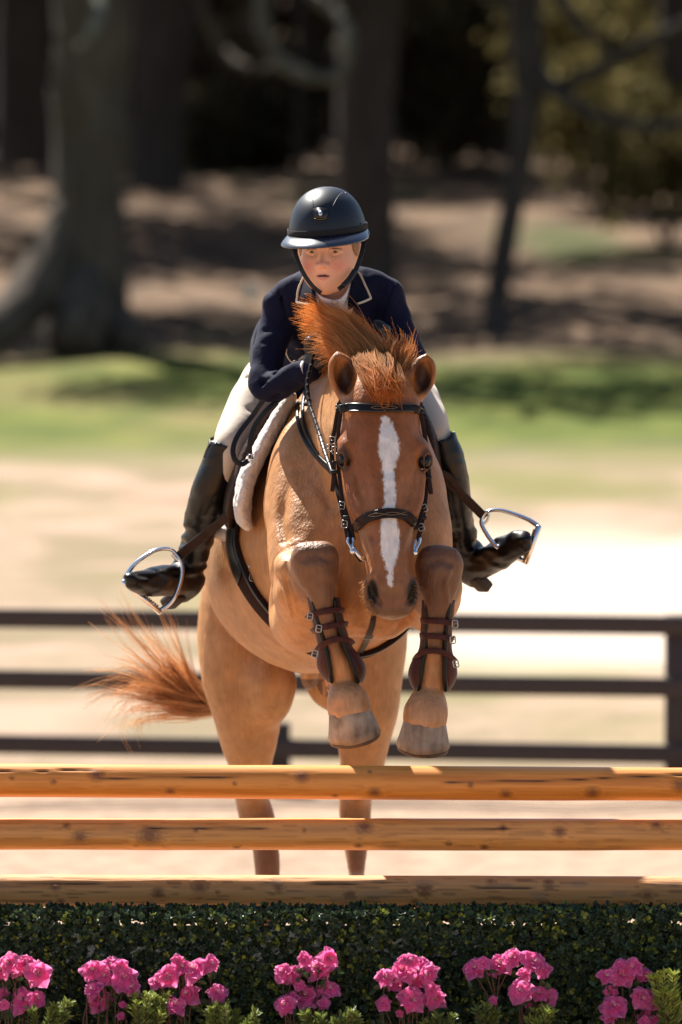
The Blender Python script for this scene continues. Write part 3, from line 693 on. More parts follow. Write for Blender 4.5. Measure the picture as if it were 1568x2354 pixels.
def horse_colors(V, Q):
    n = len(V); base = np.array([.50, .235, .085]); c = np.tile(base, (n, 1)); x, y = Q[:, 0], Q[:, 1]; Y = V[:, 1]; Z = V[:, 2]
    def mixc(mask, col): 
        nonlocal c
        m = np.clip(mask, 0, 1)[:, None]; c = c * (1 - m) + np.array(col) * m
    nz1 = vnoise(V, 5.0); nz2 = vnoise(V, 16.0); nz3 = vnoise(V, 45)
    mixc((Z < P(0, 1480, .6)[2]) * smooth01(Y, .0, .3) * .45, (.56, .29, .12))               # paler belly
    nz0 = vnoise(V + 3.3, 11.0); mixc(smooth01(nz1, .5, .85) * .45, (.36, .155, .05)); mixc(smooth01(nz1, .45, .15) * .35, (.58, .32, .15)); mixc(smooth01(nz0, .55, .8) * .3, (.36, .17, .07))
    # neck & shoulder
    # head: redder
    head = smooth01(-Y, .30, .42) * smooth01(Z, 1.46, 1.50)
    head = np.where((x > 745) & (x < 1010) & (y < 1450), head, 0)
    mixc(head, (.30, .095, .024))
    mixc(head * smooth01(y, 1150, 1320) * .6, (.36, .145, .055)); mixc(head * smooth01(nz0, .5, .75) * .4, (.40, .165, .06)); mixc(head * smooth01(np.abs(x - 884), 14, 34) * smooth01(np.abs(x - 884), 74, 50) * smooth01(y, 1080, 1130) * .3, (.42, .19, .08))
    mixc(head * smooth01(nz2, .5, .8) * .35, (.22, .075, .025))
    # around the eyes and brow hollows darker, muzzle greyish brown
    for ex, ey in ((790, 1056), (980, 1060)):
        d = np.hypot((x - ex), (y - ey) * .6); mixc(head * smooth01(d, 24, 12) * .8, (.045, .022, .014))
    mz = head * smooth01(y, 1318, 1352); mixc(mz * .75, (.17, .085, .055))
    mixc(head * smooth01(np.hypot((x - 905) / 1.6, y - 1355), 22, 10) * .8, (.30, .13, .05))
    for ex, ey in ((858, 1362), (946, 1365)):
        mixc(head * smooth01(np.hypot((x - ex), (y - ey) * .6), 20, 9) * .85, (.05, .035, .03))
    for ex, ey in ((856, 1362), (949, 1362)):
        mixc(head * smooth01(np.hypot((x - ex), (y - ey) * .36), 14, 9), (.009, .006, .005))
    mixc(head * smooth01(y, 1392, 1402) * .7, (.14, .085, .055)); mixc(head * smooth01(y, 1412, 1420) * .8, (.40, .27, .19))
    # blaze
    blaze = [(880,957),(897,967),(905,985),(917,1020),(916,1045),(910,1058),(905,1082),(908,1130),(908,1167),(912,1200),(916,1226),(918,1252),(903,1303),(899,1322),(901,1342),(895,1346),(893,1320),(888,1300),(879,1277),(876,1210),(884,1165),(886,1130),(884,1105),(880,1068),(871,1026),(874,998),(879,967)]
    front = head * (Y < -.46)
    d = poly_mask(Q, blaze) + (vnoise(V * [3, 1, .7], 60) - .5) * 1.5 + (vnoise(V * [2.4, 1, .4], 190) - .5) * 8
    mixc(front * smooth01(d, -4.5, 1.0), (.95, .87, .81))
    mixc(head * smooth01(np.hypot((x - 883), (y - 936) * 1.0), 16, 5) * .6, (.10, .045, .02))
    # ears
    ear = (y < 915) * (Y < -.33) * (((x > 750) & (x < 832)) | ((x > 924) & (x < 1003)))
    mixc(ear * 1.0, (.36, .125, .03))
    for ex, ey, sx in ((795, 868, 1), (972, 870, 1)):
        d = np.hypot((x - ex - (y - ey) * .25 * (-1 if ex < 850 else 1)) / 1.0, (y - ey) / 2.2)
        inner = smooth01(d, 24, 12) * (Y > -.402); mixc(ear * inner * .95, (.045, .016, .008))  # shade of the shallow ear hollow put into the colour
    # forearm, knees, cannons
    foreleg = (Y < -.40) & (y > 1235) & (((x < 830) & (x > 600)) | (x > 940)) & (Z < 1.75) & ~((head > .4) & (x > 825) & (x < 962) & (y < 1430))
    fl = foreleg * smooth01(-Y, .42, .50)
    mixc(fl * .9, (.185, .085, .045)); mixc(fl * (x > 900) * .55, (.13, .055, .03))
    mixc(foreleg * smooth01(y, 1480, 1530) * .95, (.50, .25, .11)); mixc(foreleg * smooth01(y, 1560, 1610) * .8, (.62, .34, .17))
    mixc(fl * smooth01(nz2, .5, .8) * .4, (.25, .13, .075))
    # hind legs lower darker with one white sock
    hind = smooth01(Y, .95, 1.1) * (y > 1560)
    mixc(hind * smooth01(y, 1760, 1900) * .75, (.24, .10, .045)); mixc(hind * (x > 760) * smooth01(y, 1996, 2025) * .8, (.6, .45, .36))
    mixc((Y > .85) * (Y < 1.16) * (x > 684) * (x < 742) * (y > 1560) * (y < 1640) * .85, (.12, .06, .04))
    c = c * (0.86 + .28 * nz3[:, None]) * (0.93 + .14 * nz2[:, None])
    return c
def coat_extra(m, nd, lk, b):
    b.inputs['Sheen Tint'].default_value = (1.0, .75, .5, 1)
    g = nd.new('ShaderNodeNewGeometry'); mp = nd.new('ShaderNodeMapping'); mp.inputs['Scale'].default_value = (1, 1, .22); lk.new(g.outputs['Position'], mp.inputs[0])
    n = nd.new('ShaderNodeTexNoise'); n.inputs['Scale'].default_value = 150; n.inputs['Detail'].default_value = 3; lk.new(mp.outputs[0], n.inputs['Vector'])
    n2 = nd.new('ShaderNodeTexNoise'); n2.inputs['Scale'].default_value = 28; n2.inputs['Detail'].default_value = 4; lk.new(g.outputs['Position'], n2.inputs['Vector'])
    ad = nd.new('ShaderNodeMath'); ad.operation = 'ADD'; ml = nd.new('ShaderNodeMath'); ml.operation = 'MULTIPLY'; ml.inputs[1].default_value = .5
    lk.new(n2.outputs[0], ml.inputs[0]); lk.new(n.outputs[0], ad.inputs[0]); lk.new(ml.outputs[0], ad.inputs[1])
    bp = nd.new('ShaderNodeBump'); bp.inputs['Strength'].default_value = .8; bp.inputs['Distance'].default_value = .004; lk.new(ad.outputs[0], bp.inputs['Height']); lk.new(bp.outputs[0], b.inputs['Normal'])
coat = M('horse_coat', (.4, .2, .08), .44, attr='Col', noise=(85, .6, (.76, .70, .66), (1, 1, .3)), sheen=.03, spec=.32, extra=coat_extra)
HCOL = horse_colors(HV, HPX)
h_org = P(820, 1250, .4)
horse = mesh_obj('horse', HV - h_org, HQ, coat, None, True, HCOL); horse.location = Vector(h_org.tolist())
tag(horse, 'chestnut horse with a white blaze jumping over the log poles towards the viewer', 'horse')
HB = BVHTree.FromPolygons([tuple(q) for q in HV.tolist()], [tuple(q) for q in HQ.tolist()])
CAMP = Vector((0, CAMY, CAMZ))
def surf(px, py, off=.002, tree=None, Y=None):
    """point of a body's skin seen at a reference pixel (ray from the lens), lifted by off along the normal"""
    t = tree or HB; d = Vector(ray(px, py).tolist()).normalized()
    hit = t.ray_cast(CAMP, d)
    if hit[0] is None or (Y is not None and abs(hit[0].y - Y) > .35):
        q = P(px, py, Y if Y is not None else 0); hit = t.find_nearest(Vector(q.tolist()))
    n = hit[1]
    if n.dot(d) > 0.3: n = -n
    return np.array(hit[0] + n * off), np.array(n)
def strap(mb, pts, w, th=.004, off=.002, tree=None, n=6, c=None, lift=None, Y=None, sm=2):
    """leather strap laid along reference pixels on a body: pts rows (px,py) or (px,py,Y) for free-hanging points"""
    rows = []
    for q in pts: rows.append([q[0], q[1], q[2] if len(q) > 2 else np.nan])
    rows = np.array(rows, float); xy = catmull(rows[:, :2], n); fr = np.repeat(np.isfinite(rows[:, 2]), n)[:len(xy)]
    fy = np.interp(np.arange(len(xy)) / n, np.arange(len(rows))[np.isfinite(rows[:, 2])], rows[:, 2][np.isfinite(rows[:, 2])]) if np.isfinite(rows[:, 2]).any() else None
    p = []; nn = []
    for i, (a, b) in enumerate(xy):
        k = i / n; lo = int(math.floor(k)); hi = min(len(rows) - 1, lo + 1)
        if np.isfinite(rows[lo, 2]) or np.isfinite(rows[hi, 2]):
            p.append(P(a, b, fy[i])); nn.append([0, -1, 0.0])
        else:
            s_, m_ = surf(a, b, off + th / 2, tree, Y); p.append(s_); nn.append(m_)
    p = np.array(p); nn = np.array(nn)
    for _ in range(sm):
        p[1:-1] = .25 * p[:-2] + .5 * p[1:-1] + .25 * p[2:]; nn[1:-1] = .25 * nn[:-2] + .5 * nn[1:-1] + .25 * nn[2:]
    nn = N3(nn); t = N3(np.gradient(p, axis=0)); u = N3(np.cross(nn, t)); v = np.cross(t, u)
    prof = rrect(w, th); m = len(prof); nP = len(p)
    V = (p[:, None] + prof[None, :, 0:1] * u[:, None] + prof[None, :, 1:2] * v[:, None]).reshape(-1, 3)
    i = np.arange(nP - 1)[:, None]; j = np.arange(m)[None]
    q = np.stack([i * m + j, i * m + (j + 1) % m, (i + 1) * m + (j + 1) % m, (i + 1) * m + j], -1).reshape(-1, 4)
    V = np.vstack([V, p[0], p[-1]]); jj = np.arange(m)
    tr = np.vstack([np.stack([np.full(m, nP * m), (jj + 1) % m, jj], 1), np.stack([np.full(m, nP * m + 1), (nP - 1) * m + jj, (nP - 1) * m + (jj + 1) % m], 1)])
    mb.add(V, q, tr, c); return p, nn
# eyes
eye_m = M('horse_eye', (.006, .004, .003), .10, spec=.35)
for px, py, Y, s_ in EYES:
    mb = MB(); sphere(mb, P(px, py, Y) + np.array([-.80 * s_, -.62, 0]) * .0045, .0215, 24, 16, zmin=-.999); mb.build('eye', eye_m, horse)
# hooves
def hoof(cx, cy, Y, bx, by, tilt):
    root_c = P(cx, cy, Y); b = P(bx, by, Y + .028)
    mb = MB(); ax = N3(b - root_c); path = [root_c - ax * .012, root_c, root_c + (b - root_c) * .35, root_c + (b - root_c) * .7, root_c + (b - root_c) * .96, b, b]
    sc = np.array([[.050, .044], [.0590, .051], [.0655, .058], [.0715, .066], [.077, .072], [.075, .070], [.0, .0]])
    path[-1] = b - ax * .004
    t, u, v = frames(path, up=(1, 0, 0))
    prof = circ(1, 40); sweep(mb, path, prof, up=(1, 0, 0), scale=sc, cap=False)
    V = mb.v[0]; V += (vnoise(V, 30)[:, None] - .5) * .004 + (vnoise(V, 120)[:, None] - .5) * .0012
    return mb
def hoofmat():
    def ex(m, nd, lk, b):
        g = nd.new('ShaderNodeNewGeometry')
        def nz(s, st, det=6):
            mp = nd.new('ShaderNodeMapping'); mp.inputs['Scale'].default_value = st; lk.new(g.outputs['Position'], mp.inputs[0])
            n = nd.new('ShaderNodeTexNoise'); n.inputs['Scale'].default_value = s; n.inputs['Detail'].default_value = det; lk.new(mp.outputs[0], n.inputs['Vector']); return n.outputs[0]
        r = nd.new('ShaderNodeValToRGB'); e = r.color_ramp.elements
        e[0].position = .3; e[0].color = (.11, .085, .065, 1); e[1].position = .7; e[1].color = (.46, .40, .33, 1)
        k = e.new(.5); k.color = (.30, .25, .20, 1)
        mx = nd.new('ShaderNodeMix'); mx.inputs[0].default_value = .5; lk.new(nz(45, (1, 1, .15)), mx.inputs[2]); lk.new(nz(22, (1, 1, 1)), mx.inputs[3]); lk.new(mx.outputs[0], r.inputs[0]); lk.new(r.outputs[0], b.inputs['Base Color'])
        bp = nd.new('ShaderNodeBump'); bp.inputs['Distance'].default_value = .003; bp.inputs['Strength'].default_value = .8; lk.new(nz(70, (1, 1, .5)), bp.inputs['Height']); lk.new(bp.outputs[0], b.inputs['Normal'])
    return M('hoof_horn', (.3, .24, .18), .7, spec=.3, extra=ex)
hm = hoofmat(); shoe_m = M('shoe_edge', (.16, .09, .045), .6, noise=(60, .8, (.06, .04, .03)))
for (cx, cy, bx, by) in ((803, 1630, 815, 1693), (977, 1652, 972, 1716)):
    mb = hoof(cx, cy, -.52, bx, by, 0); ho = mb.build('hoof', hm, horse)
    b = P(bx, by, -.492); ax = N3(b - P(cx, cy, -.52)); mb = MB()
    sweep(mb, [b - ax * .002, b + ax * .008], circ(1, 40), up=(1, 0, 0), scale=np.array([[.0755, .0705], [.074, .069]])); mb.build('horseshoe', shoe_m, ho)
    for s in (-1, 1):
        for k in range(3):
            mb = MB(); sphere(mb, b - ax * (.012 + .003 * k) + np.array([s * (.045 + .009 * k), -.0475 + .0085 * k * k * .9, 0]), (.0035, .002, .0028), 8, 5); mb.build('clinch', M('clinch_metal', (.5, .42, .33), .5), ho)
for (cx, cy, bx, by) in ((626, 2320, 628, 2400), (825, 2320, 826, 2400)):
    p0 = P(cx, cy, 1.32); p1 = P(bx, by, 1.26); mb = MB()
    sweep(mb, [p0 - [0, 0, -.01], p0, (p0 + p1) / 2, p1], circ(1, 24), up=(1, 0, 0), scale=np.array([[.05, .055], [.055, .06], [.06, .068], [.065, .075]])); mb.build('hoof', hm, horse)
# ================================================================ RIDER
S = 1.12
yaw, pitch = math.radians(11), math.radians(7)
_F = np.array([-math.sin(yaw), -math.cos(yaw), 0]); HR = np.array([math.cos(yaw), -math.sin(yaw), 0])
HF_ = _F * math.cos(pitch) + np.array([0, 0, -math.sin(pitch)]); HU = N3(np.cross(HF_, HR))
HO = P(743.5, 578, -.045) - HF_ * .078 * S
HRM = np.stack([HR, HF_, HU], 1)
def L(x, f, u): return HO + (x * HR + f * HF_ + u * HU) * S
def Ln(x, f, u, a, b=None): return [*L(x, f, u), a * S, (b if b is not None else a) * S]
def ell3(F, c, r, k, mode='add'): F.ell(L(*c), np.array(r) * S, k * S, mode, HRM)
def rider_body():
    x0 = HO[0]; z0 = HO[2]; y0 = HO[1]
    F = Field(axis((-.42, x0 - .13, .01), (x0 - .13, x0 + .13, .0024), (x0 + .13, .42, .01)), axis((y0 - .16, y0 - .03, .0024), (y0 - .03, y0 + .16, .006), (y0 + .16, 1.2, .014)),
              axis((1.6, z0 - .17, .01), (z0 - .17, z0 + .03, .0024), (z0 + .03, z0 + .2, .006)))
    ell3(F, (0, -.025, .045), (.074, .094, .092), .02)
    ell3(F, (0, .018, -.012), (.066, .066, .066), .03)
    ell3(F, (0, .022, -.045), (.055, .060, .058), .03)
    for s in (-1, 1):
        F.chain([Ln(.058 * s, -.005, -.03, .016), Ln(.052 * s, .012, -.062, .017), Ln(.030 * s, .040, -.086, .017), Ln(0, .058, -.094, .016)], k=.03)
        ell3(F, (.036 * s, .048, -.040), (.026, .026, .024), .03)
        ell3(F, (.030 * s, .055, -.064), (.018, .018, .018), .03)
    ell3(F, (0, .068, -.088), (.017, .014, .013), .02)
    F.chain([Ln(-.034, .064, .018, .010), Ln(0, .076, .016, .011), Ln(.034, .064, .018, .010)], k=.015)
    for s in (-1, 1):
        ell3(F, (.031 * s, .090, .001), (.015, .018, .011), .014, 'sub')
    F.chain([Ln(0, .078, .004, .0065), Ln(0, .086, -.012, .0070), Ln(0, .096, -.027, .0085), Ln(0, .100, -.033, .0100)], k=.012)
    for s in (-1, 1): ell3(F, (.0115 * s, .088, -.0365), (.0075, .0105, .0075), .008)
    for s in (-1, 1): ell3(F, (.0062 * s, .098, -.0435), (.0028, .004, .0020), .003, 'sub')
    ell3(F, (0, .070, -.062), (.024, .015, .018), .025)
    F.chain([Ln(-.021, .078, -.0625, .0028), Ln(-.008, .087, -.0575, .0045), Ln(0, .088, -.0585, .0045), Ln(.008, .087, -.0575, .0045), Ln(.021, .078, -.0625, .0028)], k=.006)
    F.chain([Ln(-.018, .077, -.066, .003), Ln(0, .085, -.0725, .0062), Ln(.018, .077, -.066, .003)], k=.006)
    F.chain([Ln(-.013, .093, -.0635, .0014), Ln(0, .097, -.0645, .0030), Ln(.013, .093, -.0635, .0014)], k=.003, mode='sub')
    for s in (-1, 1):
        for up in (1, -1):
            F.chain([Ln(s * .016, .070, -.001 * up, .0022), Ln(s * .031, .0775, (.0054 if up > 0 else -.0062), .0028 if up > 0 else .0022), Ln(s * .046, .066, -.001 * up, .0022)], k=.005)
        ell3(F, (.078 * s, -.012, -.010), (.008, .018, .028), .008)
    # neck, torso, limbs (under the clothes)
    F.chain([Ln(0, -.035, -.03, .052), Ln(0, -.03, -.08, .052), [*P(768, 690, .12), .058, .058], [*P(768, 715, .2), .065, .065]], k=.03)
    F.chain([[*P(768, 715, .24), .09, .05], [*P(765, 770, .34), .12, .08], [*P(758, 830, .5), .13, .10], [*P(755, 880, .72), .15, .13]], k=.04)
    F.chain([[*P(665, 702, .22), .036, .036], [*P(768, 675, .22), .042, .042], [*P(878, 690, .22), .036, .036]], k=.04)
    for a in ([(655, 703, .21, .030), (626, 800, .17, .026), (618, 875, .12, .022), (665, 868, .05, .022), (712, 850, .0, .024)],
              [(882, 693, .21, .030), (923, 780, .17, .026), (942, 838, .11, .022), (910, 840, .05, .022), (872, 790, .02, .024)]):
        F.chain([[*P(q[0], q[1], q[2]), q[3], q[3]] for q in a], k=.02)
    for a in ([(690, 860, .7, .075), (595, 930, .52, .05), (532, 1035, .33, .03), (482, 1130, .37, .034), (448, 1260, .5, .03), (430, 1330, .55, .03), (380, 1340, .42, .03), (320, 1345, .25, .026)],
              [(850, 860, .7, .075), (935, 930, .5, .05), (1000, 1005, .33, .03), (1042, 1130, .37, .034), (1068, 1245, .5, .03), (1085, 1295, .55, .03), (1150, 1272, .4, .03), (1200, 1240, .27, .024)]):
        F.chain([[*P(q[0], q[1], q[2]), q[3], q[3]] for q in a], k=.02)
    return F
RF = rider_body(); RV, RQ = RF.mesh(); del RF
RV = relax(RV, RQ, 1, None, .35)
def skin_cols(V):
    l = (V - HO) @ HRM / S; x, f, u = l.T; c = np.tile([.90, .50, .33], (len(V), 1))
    def mixc(m, col):
        nonlocal c
        m = np.clip(m, 0, 1)[:, None]; c = c * (1 - m) + np.array(col) * m
    g = lambda cx, cu, sx, su: np.exp(-((np.abs(x) - cx) / sx) ** 2 - ((u - cu) / su) ** 2) * (f > .02)
    mixc(g(.040, -.038, .022, .020) * .75, (.84, .27, .19)); mixc(g(0, -.030, .012, .012) * .6, (.80, .32, .23)); mixc(g(0, -.008, .006, .012) * .3, (.66, .30, .26))
    mixc(g(.031, .0, .018, .010) * .4, (.60, .30, .20)); mixc(g(0, -.095, .02, .012) * .3, (.80, .38, .27))
    fr = smooth01(vnoise(V, 330), .62, .8) * g(.02, -.022, .03, .014); mixc(fr * .4, (.36, .16, .09))
    hu = .0078 * np.clip(1 - (x / .0225) ** 2, 0, 1) - .0012 * np.exp(-(x / .003) ** 2); hl = .0115 * np.clip(1 - (x / .0205) ** 2, 0, 1)
    lip = (f > .065) * smooth01(u + .0640, hu + .0008, hu - .0008) * smooth01(u + .0640, -hl - .0008, -hl + .0008) * (np.abs(x) < .0222)
    up = lip * (u > -.0640 + 0 * x); lo = lip * (u <= -.0640)
    mixc(lip * .8, (.74, .30, .25)); mixc(up * .35, (.60, .22, .17))
    mixc((f > .06) * (((x / .0165) ** 2 + ((u + .0635) / .0034) ** 2) < 1) * .97, (.03, .010, .010))
    br = (f > .03) * np.exp(-((u - .0185 + .25 * (np.abs(x) - .03) ** 2 * 30) / .0032) ** 2) * smooth01(np.abs(x), .010, .016) * smooth01(np.abs(x), .052, .044)
    mixc(br * .75, (.24, .13, .07))
    lash = (f > .05) * np.exp(-((u - .0075) / .0016) ** 2) * (np.abs(np.abs(x) - .031) < .0165); mixc(lash * .75, (.10, .045, .03))
    return c
skin = M('skin', (.7, .4, .28), .45, attr='Col', noise=(120, .25, (.9, .82, .8)), spec=.35)
skin.node_tree.nodes['Principled BSDF'].inputs['Subsurface Weight'].default_value = .12
skin.node_tree.nodes['Principled BSDF'].inputs['Subsurface Radius'].default_value = (.012, .004, .002)
r_org = P(765, 860, .6)
rider = mesh_obj('person', RV - r_org, RQ, skin, None, True, skin_cols(RV)); rider.location = Vector(r_org.tolist())
tag(rider, 'rider in navy jacket, cream breeches and dark helmet crouched over the jumping horse', 'person')
RB = BVHTree.FromPolygons([tuple(q) for q in RV.tolist()], [tuple(q) for q in RQ.tolist()])
# eyes
for s in (-1, 1):
    c = L(.031 * s, .0600, .0); r = .0152 * S; mb = MB(); sphere(mb, (0, 0, 0), r, 28, 22, zmin=-.999)
    V = mb.v[0]; g = N3(HF_ * 1.0 + HR * -.06 + HU * .02); ang = np.degrees(np.arccos(np.clip(N3(V) @ g, -1, 1)))
    col = np.tile([.72, .60, .54], (len(V), 1)); col[ang < 27] = (.16, .19, .12); col[ang < 11] = (.01, .01, .01); col[(ang > 23) & (ang < 28)] = (.07, .07, .05)
    R_ = np.array(Vector(g.tolist()).to_track_quat('Z', 'Y').to_matrix()); V2 = V @ R_.T; ang = np.degrees(np.arccos(np.clip(N3(V2) @ g, -1, 1)))
    col = np.tile([.50, .38, .32], (len(V), 1)); col[ang < 26] = (.17, .20, .12); col[(ang > 20) & (ang < 27)] = (.07, .07, .05); col[ang < 10] = (.01, .01, .01)
    mb.v[0] = V2 + c; mb.c = [col]; mb.build('eye', M('eye_surface', (.7, .6, .5), .08, attr='Col'), rider)
# hair tucked under the helmet
def quickfield(lo, hi, st): return Field(*[axis((lo[k], hi[k], st)) for k in range(3)])
hair_m = M('hair_light_brown', (.36, .23, .12), .55, noise=(250, .8, (.2, .11, .05), (1, 1, .1)), bump=(300, .5, .002, (1, 1, .1)))
F = quickfield(HO - .16, HO + .16, .004)
ell3(F, (0, -.045, .03), (.0785, .082, .075), .01)
for s in (-1, 1): F.chain([Ln(.070 * s, .022, .03, .006, .012), Ln(.0715 * s, .014, .005, .007, .014), Ln(.072 * s, -.01, -.02, .008, .016), Ln(.062 * s, -.045, -.045, .012, .02)], k=.015, side=tuple(HR))
V, Q = F.mesh(); V = relax(V, Q, 2); mesh_obj('hair', V, Q, hair_m, rider)

# ---- helmet
roll = math.radians(-3.0)
hR = HR * math.cos(roll) + HU * math.sin(-roll) * 1.0; hR = N3(hR); hU = N3(np.cross(HF_, hR) * 1.0); hF = HF_
hc = P(754.5, 546, .0); hc = np.array([hc[0], HO[1] - .0, hc[2]])
hRM = np.stack([hR, hF, hU], 1)
def HL(x, f, u): return hc + np.asarray(x)[..., None] * hR + np.asarray(f)[..., None] * hF + np.asarray(u)[..., None] * hU
shell_m = M('helmet_shell', (.006, .009, .016), .42, spec=.45, noise=(200, .25, (.010, .013, .020)), bump=(900, .12, .0004))
brim_m = M('helmet_brim', (.006, .012, .028), .26, spec=.9, coat=.4)
trim_m = M('helmet_trim', (.008, .008, .009), .5)
band_m = M('helmet_band', (.012, .012, .013), .9, bump=(900, 1, .002))
helmet = empty('riding_helmet', hc, None, None); helmet.parent = rider; helmet.location = Vector((hc - r_org).tolist())
if 'label' in helmet: del helmet['label']
mb = MB(); nu, nv = 72, 28; th = np.linspace(PI / 2 - .03, 0.001, nv); ph = np.arange(nu) * 2 * PI / nu; TH, PH = np.meshgrid(th, ph, indexing='ij')
a, b, h = .1150, .138, .151
fx = np.sin(TH) * np.cos(PH); fy = np.sin(TH) * np.sin(PH); fz = np.cos(TH)
sq = 1 + .035 * np.sin(2 * TH) ** 2
V = HL(a * fx * sq, b * fy * sq + .0, h * fz * sq).reshape(-1, 3); i = np.arange(nv - 1)[:, None] * nu; j = np.arange(nu)[None]
q = np.stack([i + j, i + (j + 1) % nu, i + nu + (j + 1) % nu, i + nu + j], -1).reshape(-1, 4); mb.add(V, q)
Vi = HL(a * .93 * fx * sq, b * .93 * fy * sq, h * .93 * fz * sq).reshape(-1, 3); mb.add(Vi, q[:, ::-1])
n0 = len(V); jj = np.arange(nu); mb.q.append(np.stack([jj, n0 + jj, n0 + (jj + 1) % nu, (jj + 1) % nu], 1)); SV, SQ = V.copy(), q.copy()
mb.build('shell', shell_m, helmet)
HT = BVHTree.FromPolygons([tuple(p_) for p_ in SV.tolist()], [tuple(p_) for p_ in SQ.tolist()])
mb = MB(); nu = 96; ph = np.arange(nu) * 2 * PI / nu; rings = []
cs = np.sin(ph)   # +1 front
wd = .006 + .050 * np.clip(cs, 0, 1) ** 1.1; wd = np.where(cs < 0, .006, wd)
for (t, dz) in ((-.15, .004), (0, .004), (.35, .003), (.7, .0005), (1.0, -.002), (1.03, -.0045), (1.0, -.007), (.6, -.0035), (0, -.002), (-.15, -.002)):
    rr_x = (a + .001 + wd * t); rr_y = (b + .001 + wd * t)
    droop = -.010 * np.clip(cs, 0, 1) * (max(t, 0)) - .012 * (max(t, 0)) ** 1.5 * np.abs(np.cos(ph)) ** 2 * .4 - .0085 * np.clip(cs, 0, 1) * max(t, 0) ** 2
    rings.append(HL(rr_x * np.cos(ph), rr_y * np.sin(ph), dz + .014 + droop))
V = np.concatenate(rings); m = len(rings); i = np.arange(m)[:, None] * nu; j = np.arange(nu)[None]
q = np.stack([i + j, ((i + nu) % (m * nu)) + j, ((i + nu) % (m * nu)) + (j + 1) % nu, i + (j + 1) % nu], -1).reshape(-1, 4); mb.add(V, q); mb.build('brim', brim_m, helmet)
mb = MB(); ring = HL((a + .0015) * np.cos(ph), (b + .0015) * np.sin(ph), .027 + 0 * ph); sweep(mb, ring, rrect(.017, .0035), up=tuple(hU), closed=True); mb.build('band', band_m, helmet)
def on_helm(pts, w, th, mat, name, par, n=6):
    mb = MB(); strap(mb, pts, w, th, -th * .45, HT, n, Y=None, sm=3); return mb.build(name, mat, par)
on_helm([(721, 437), (719.5, 455), (720, 478), (722, 500), (724, 510), (730, 514), (748, 514), (753, 510), (757, 498), (765, 475), (777, 452), (792, 440), (800, 441)], .0022, .0024, trim_m, 'seam', helmet, 5)
# vent badge
mb = MB(); pA = []
def plate(mb, px_poly, off, tree, th=.002, c=None):
    s = [surf(x, y, off, tree) for x, y in px_poly]; top = np.array([a_ + n_ * th for a_, n_ in s]); bot = np.array([a_ for a_, n_ in s]); k = len(top)
    ct = top.mean(0); V = np.vstack([top, bot, ct]); q = [(i, k + i, k + (i + 1) % k, (i + 1) % k) for i in range(k)]; t = [(2 * k, i, (i + 1) % k) for i in range(k)]
    mb.add(V, np.array(q), np.array(t), c)
plate(mb, [(721, 480), (738, 478), (755, 480), (754, 492), (751, 502), (746, 506), (728, 505), (724, 500), (722, 490)], .0005, HT, .0035); bad = mb.build('vent_badge', M('badge_black', (.01, .01, .011), .2), helmet, False)
mb = MB(); plate(mb, [(737 + 5.5 * math.sin(k * PI / 3) * .9, 491 - 7 * math.cos(k * PI / 3)) for k in range(6)], .0045, HT, .001); mb.build('emblem', M('badge_silver', (.55, .58, .66), .3, .7), bad, False)
mb = MB(); strap(mb, [(724, 503), (737, 506), (751, 503)], .0016, .0016, .004, HT, 5); mb.build('trim', M('badge_gold', (.25, .16, .05), .4, .8), bad)
mb = MB(); sphere(mb, surf(829, 514, 0, HT)[0], .003, 10, 8, zmin=-.99); mb.build('rivet', trim_m, helmet)
# chin straps
web_m = M('strap_webbing', (.010, .010, .011), .55, bump=(1500, .4, .0006))
mb = MB()
def pl(x, y, Y): return (x, y, Y)
strap(mb, [pl(674, 564, -.02), pl(682, 590, -.035), pl(691, 615, -.045), pl(705, 640, -.05), pl(721, 660, -.05), pl(738, 674, -.035)], .013, .003, 0, RB, 6); mb.build('chin_strap', web_m, helmet)
mb = MB(); strap(mb, [pl(837, 556, .02), pl(832, 580, .0), pl(824, 605, -.015), pl(813, 630, -.035), pl(800, 648, -.055), pl(778, 665, -.075)], .014, .0035, 0, RB, 6); mb.build('chin_strap', web_m, helmet)
mb = MB(); strap(mb, [pl(815, 622, -.038), pl(804, 640, -.06), pl(788, 657, -.08)], .0155, .008, 0, RB, 5); mb.build('strap_buckle', trim_m, helmet)

# ---- jacket
navy = M('jacket_cloth', (.0065, .008, .027), .8, noise=(35, .5, (.009, .011, .034)), bump=(11, .6, .015), sheen=.06, spec=.12)
F = Field(axis((-.40, .36, .005)), axis((-.12, 1.1, .007)), axis((2.0, 2.56, .005)))
F.chain([[*P(768, 672, .17), .11, .07], [*P(766, 720, .24), .155, .10], [*P(762, 785, .36), .155, .125], [*P(757, 838, .52), .165, .14], [*P(755, 862, .72), .18, .16], [*P(755, 880, .9), .12, .12]], k=.03, n=6)
F.chain([[*P(652, 698, .21), .056, .056], [*P(690, 668, .185), .052, .05], [*P(768, 650, .19), .055, .05], [*P(845, 655, .185), .052, .05], [*P(884, 676, .21), .056, .056]], k=.03, n=5)
F.chain([[*P(655, 703, .21), .057, .057], [*P(641, 748, .20), .052, .052], [*P(624, 800, .17), .050, .050], [*P(614, 850, .13), .049, .049], [*P(612, 888, .10), .050, .048], [*P(640, 885, .07), .048, .044], [*P(672, 866, .04), .042, .040], [*P(700, 853, .01), .036, .036], [*P(712, 850, 0), .034, .034]], k=.022, n=6)
F.chain([[*P(880, 690, .21), .057, .057], [*P(903, 735, .20), .054, .054], [*P(924, 785, .17), .051, .051], [*P(944, 835, .12), .050, .050], [*P(945, 862, .09), .048, .045], [*P(915, 848, .06), .042, .040], [*P(885, 805, .03), .037, .036]], k=.022, n=6)
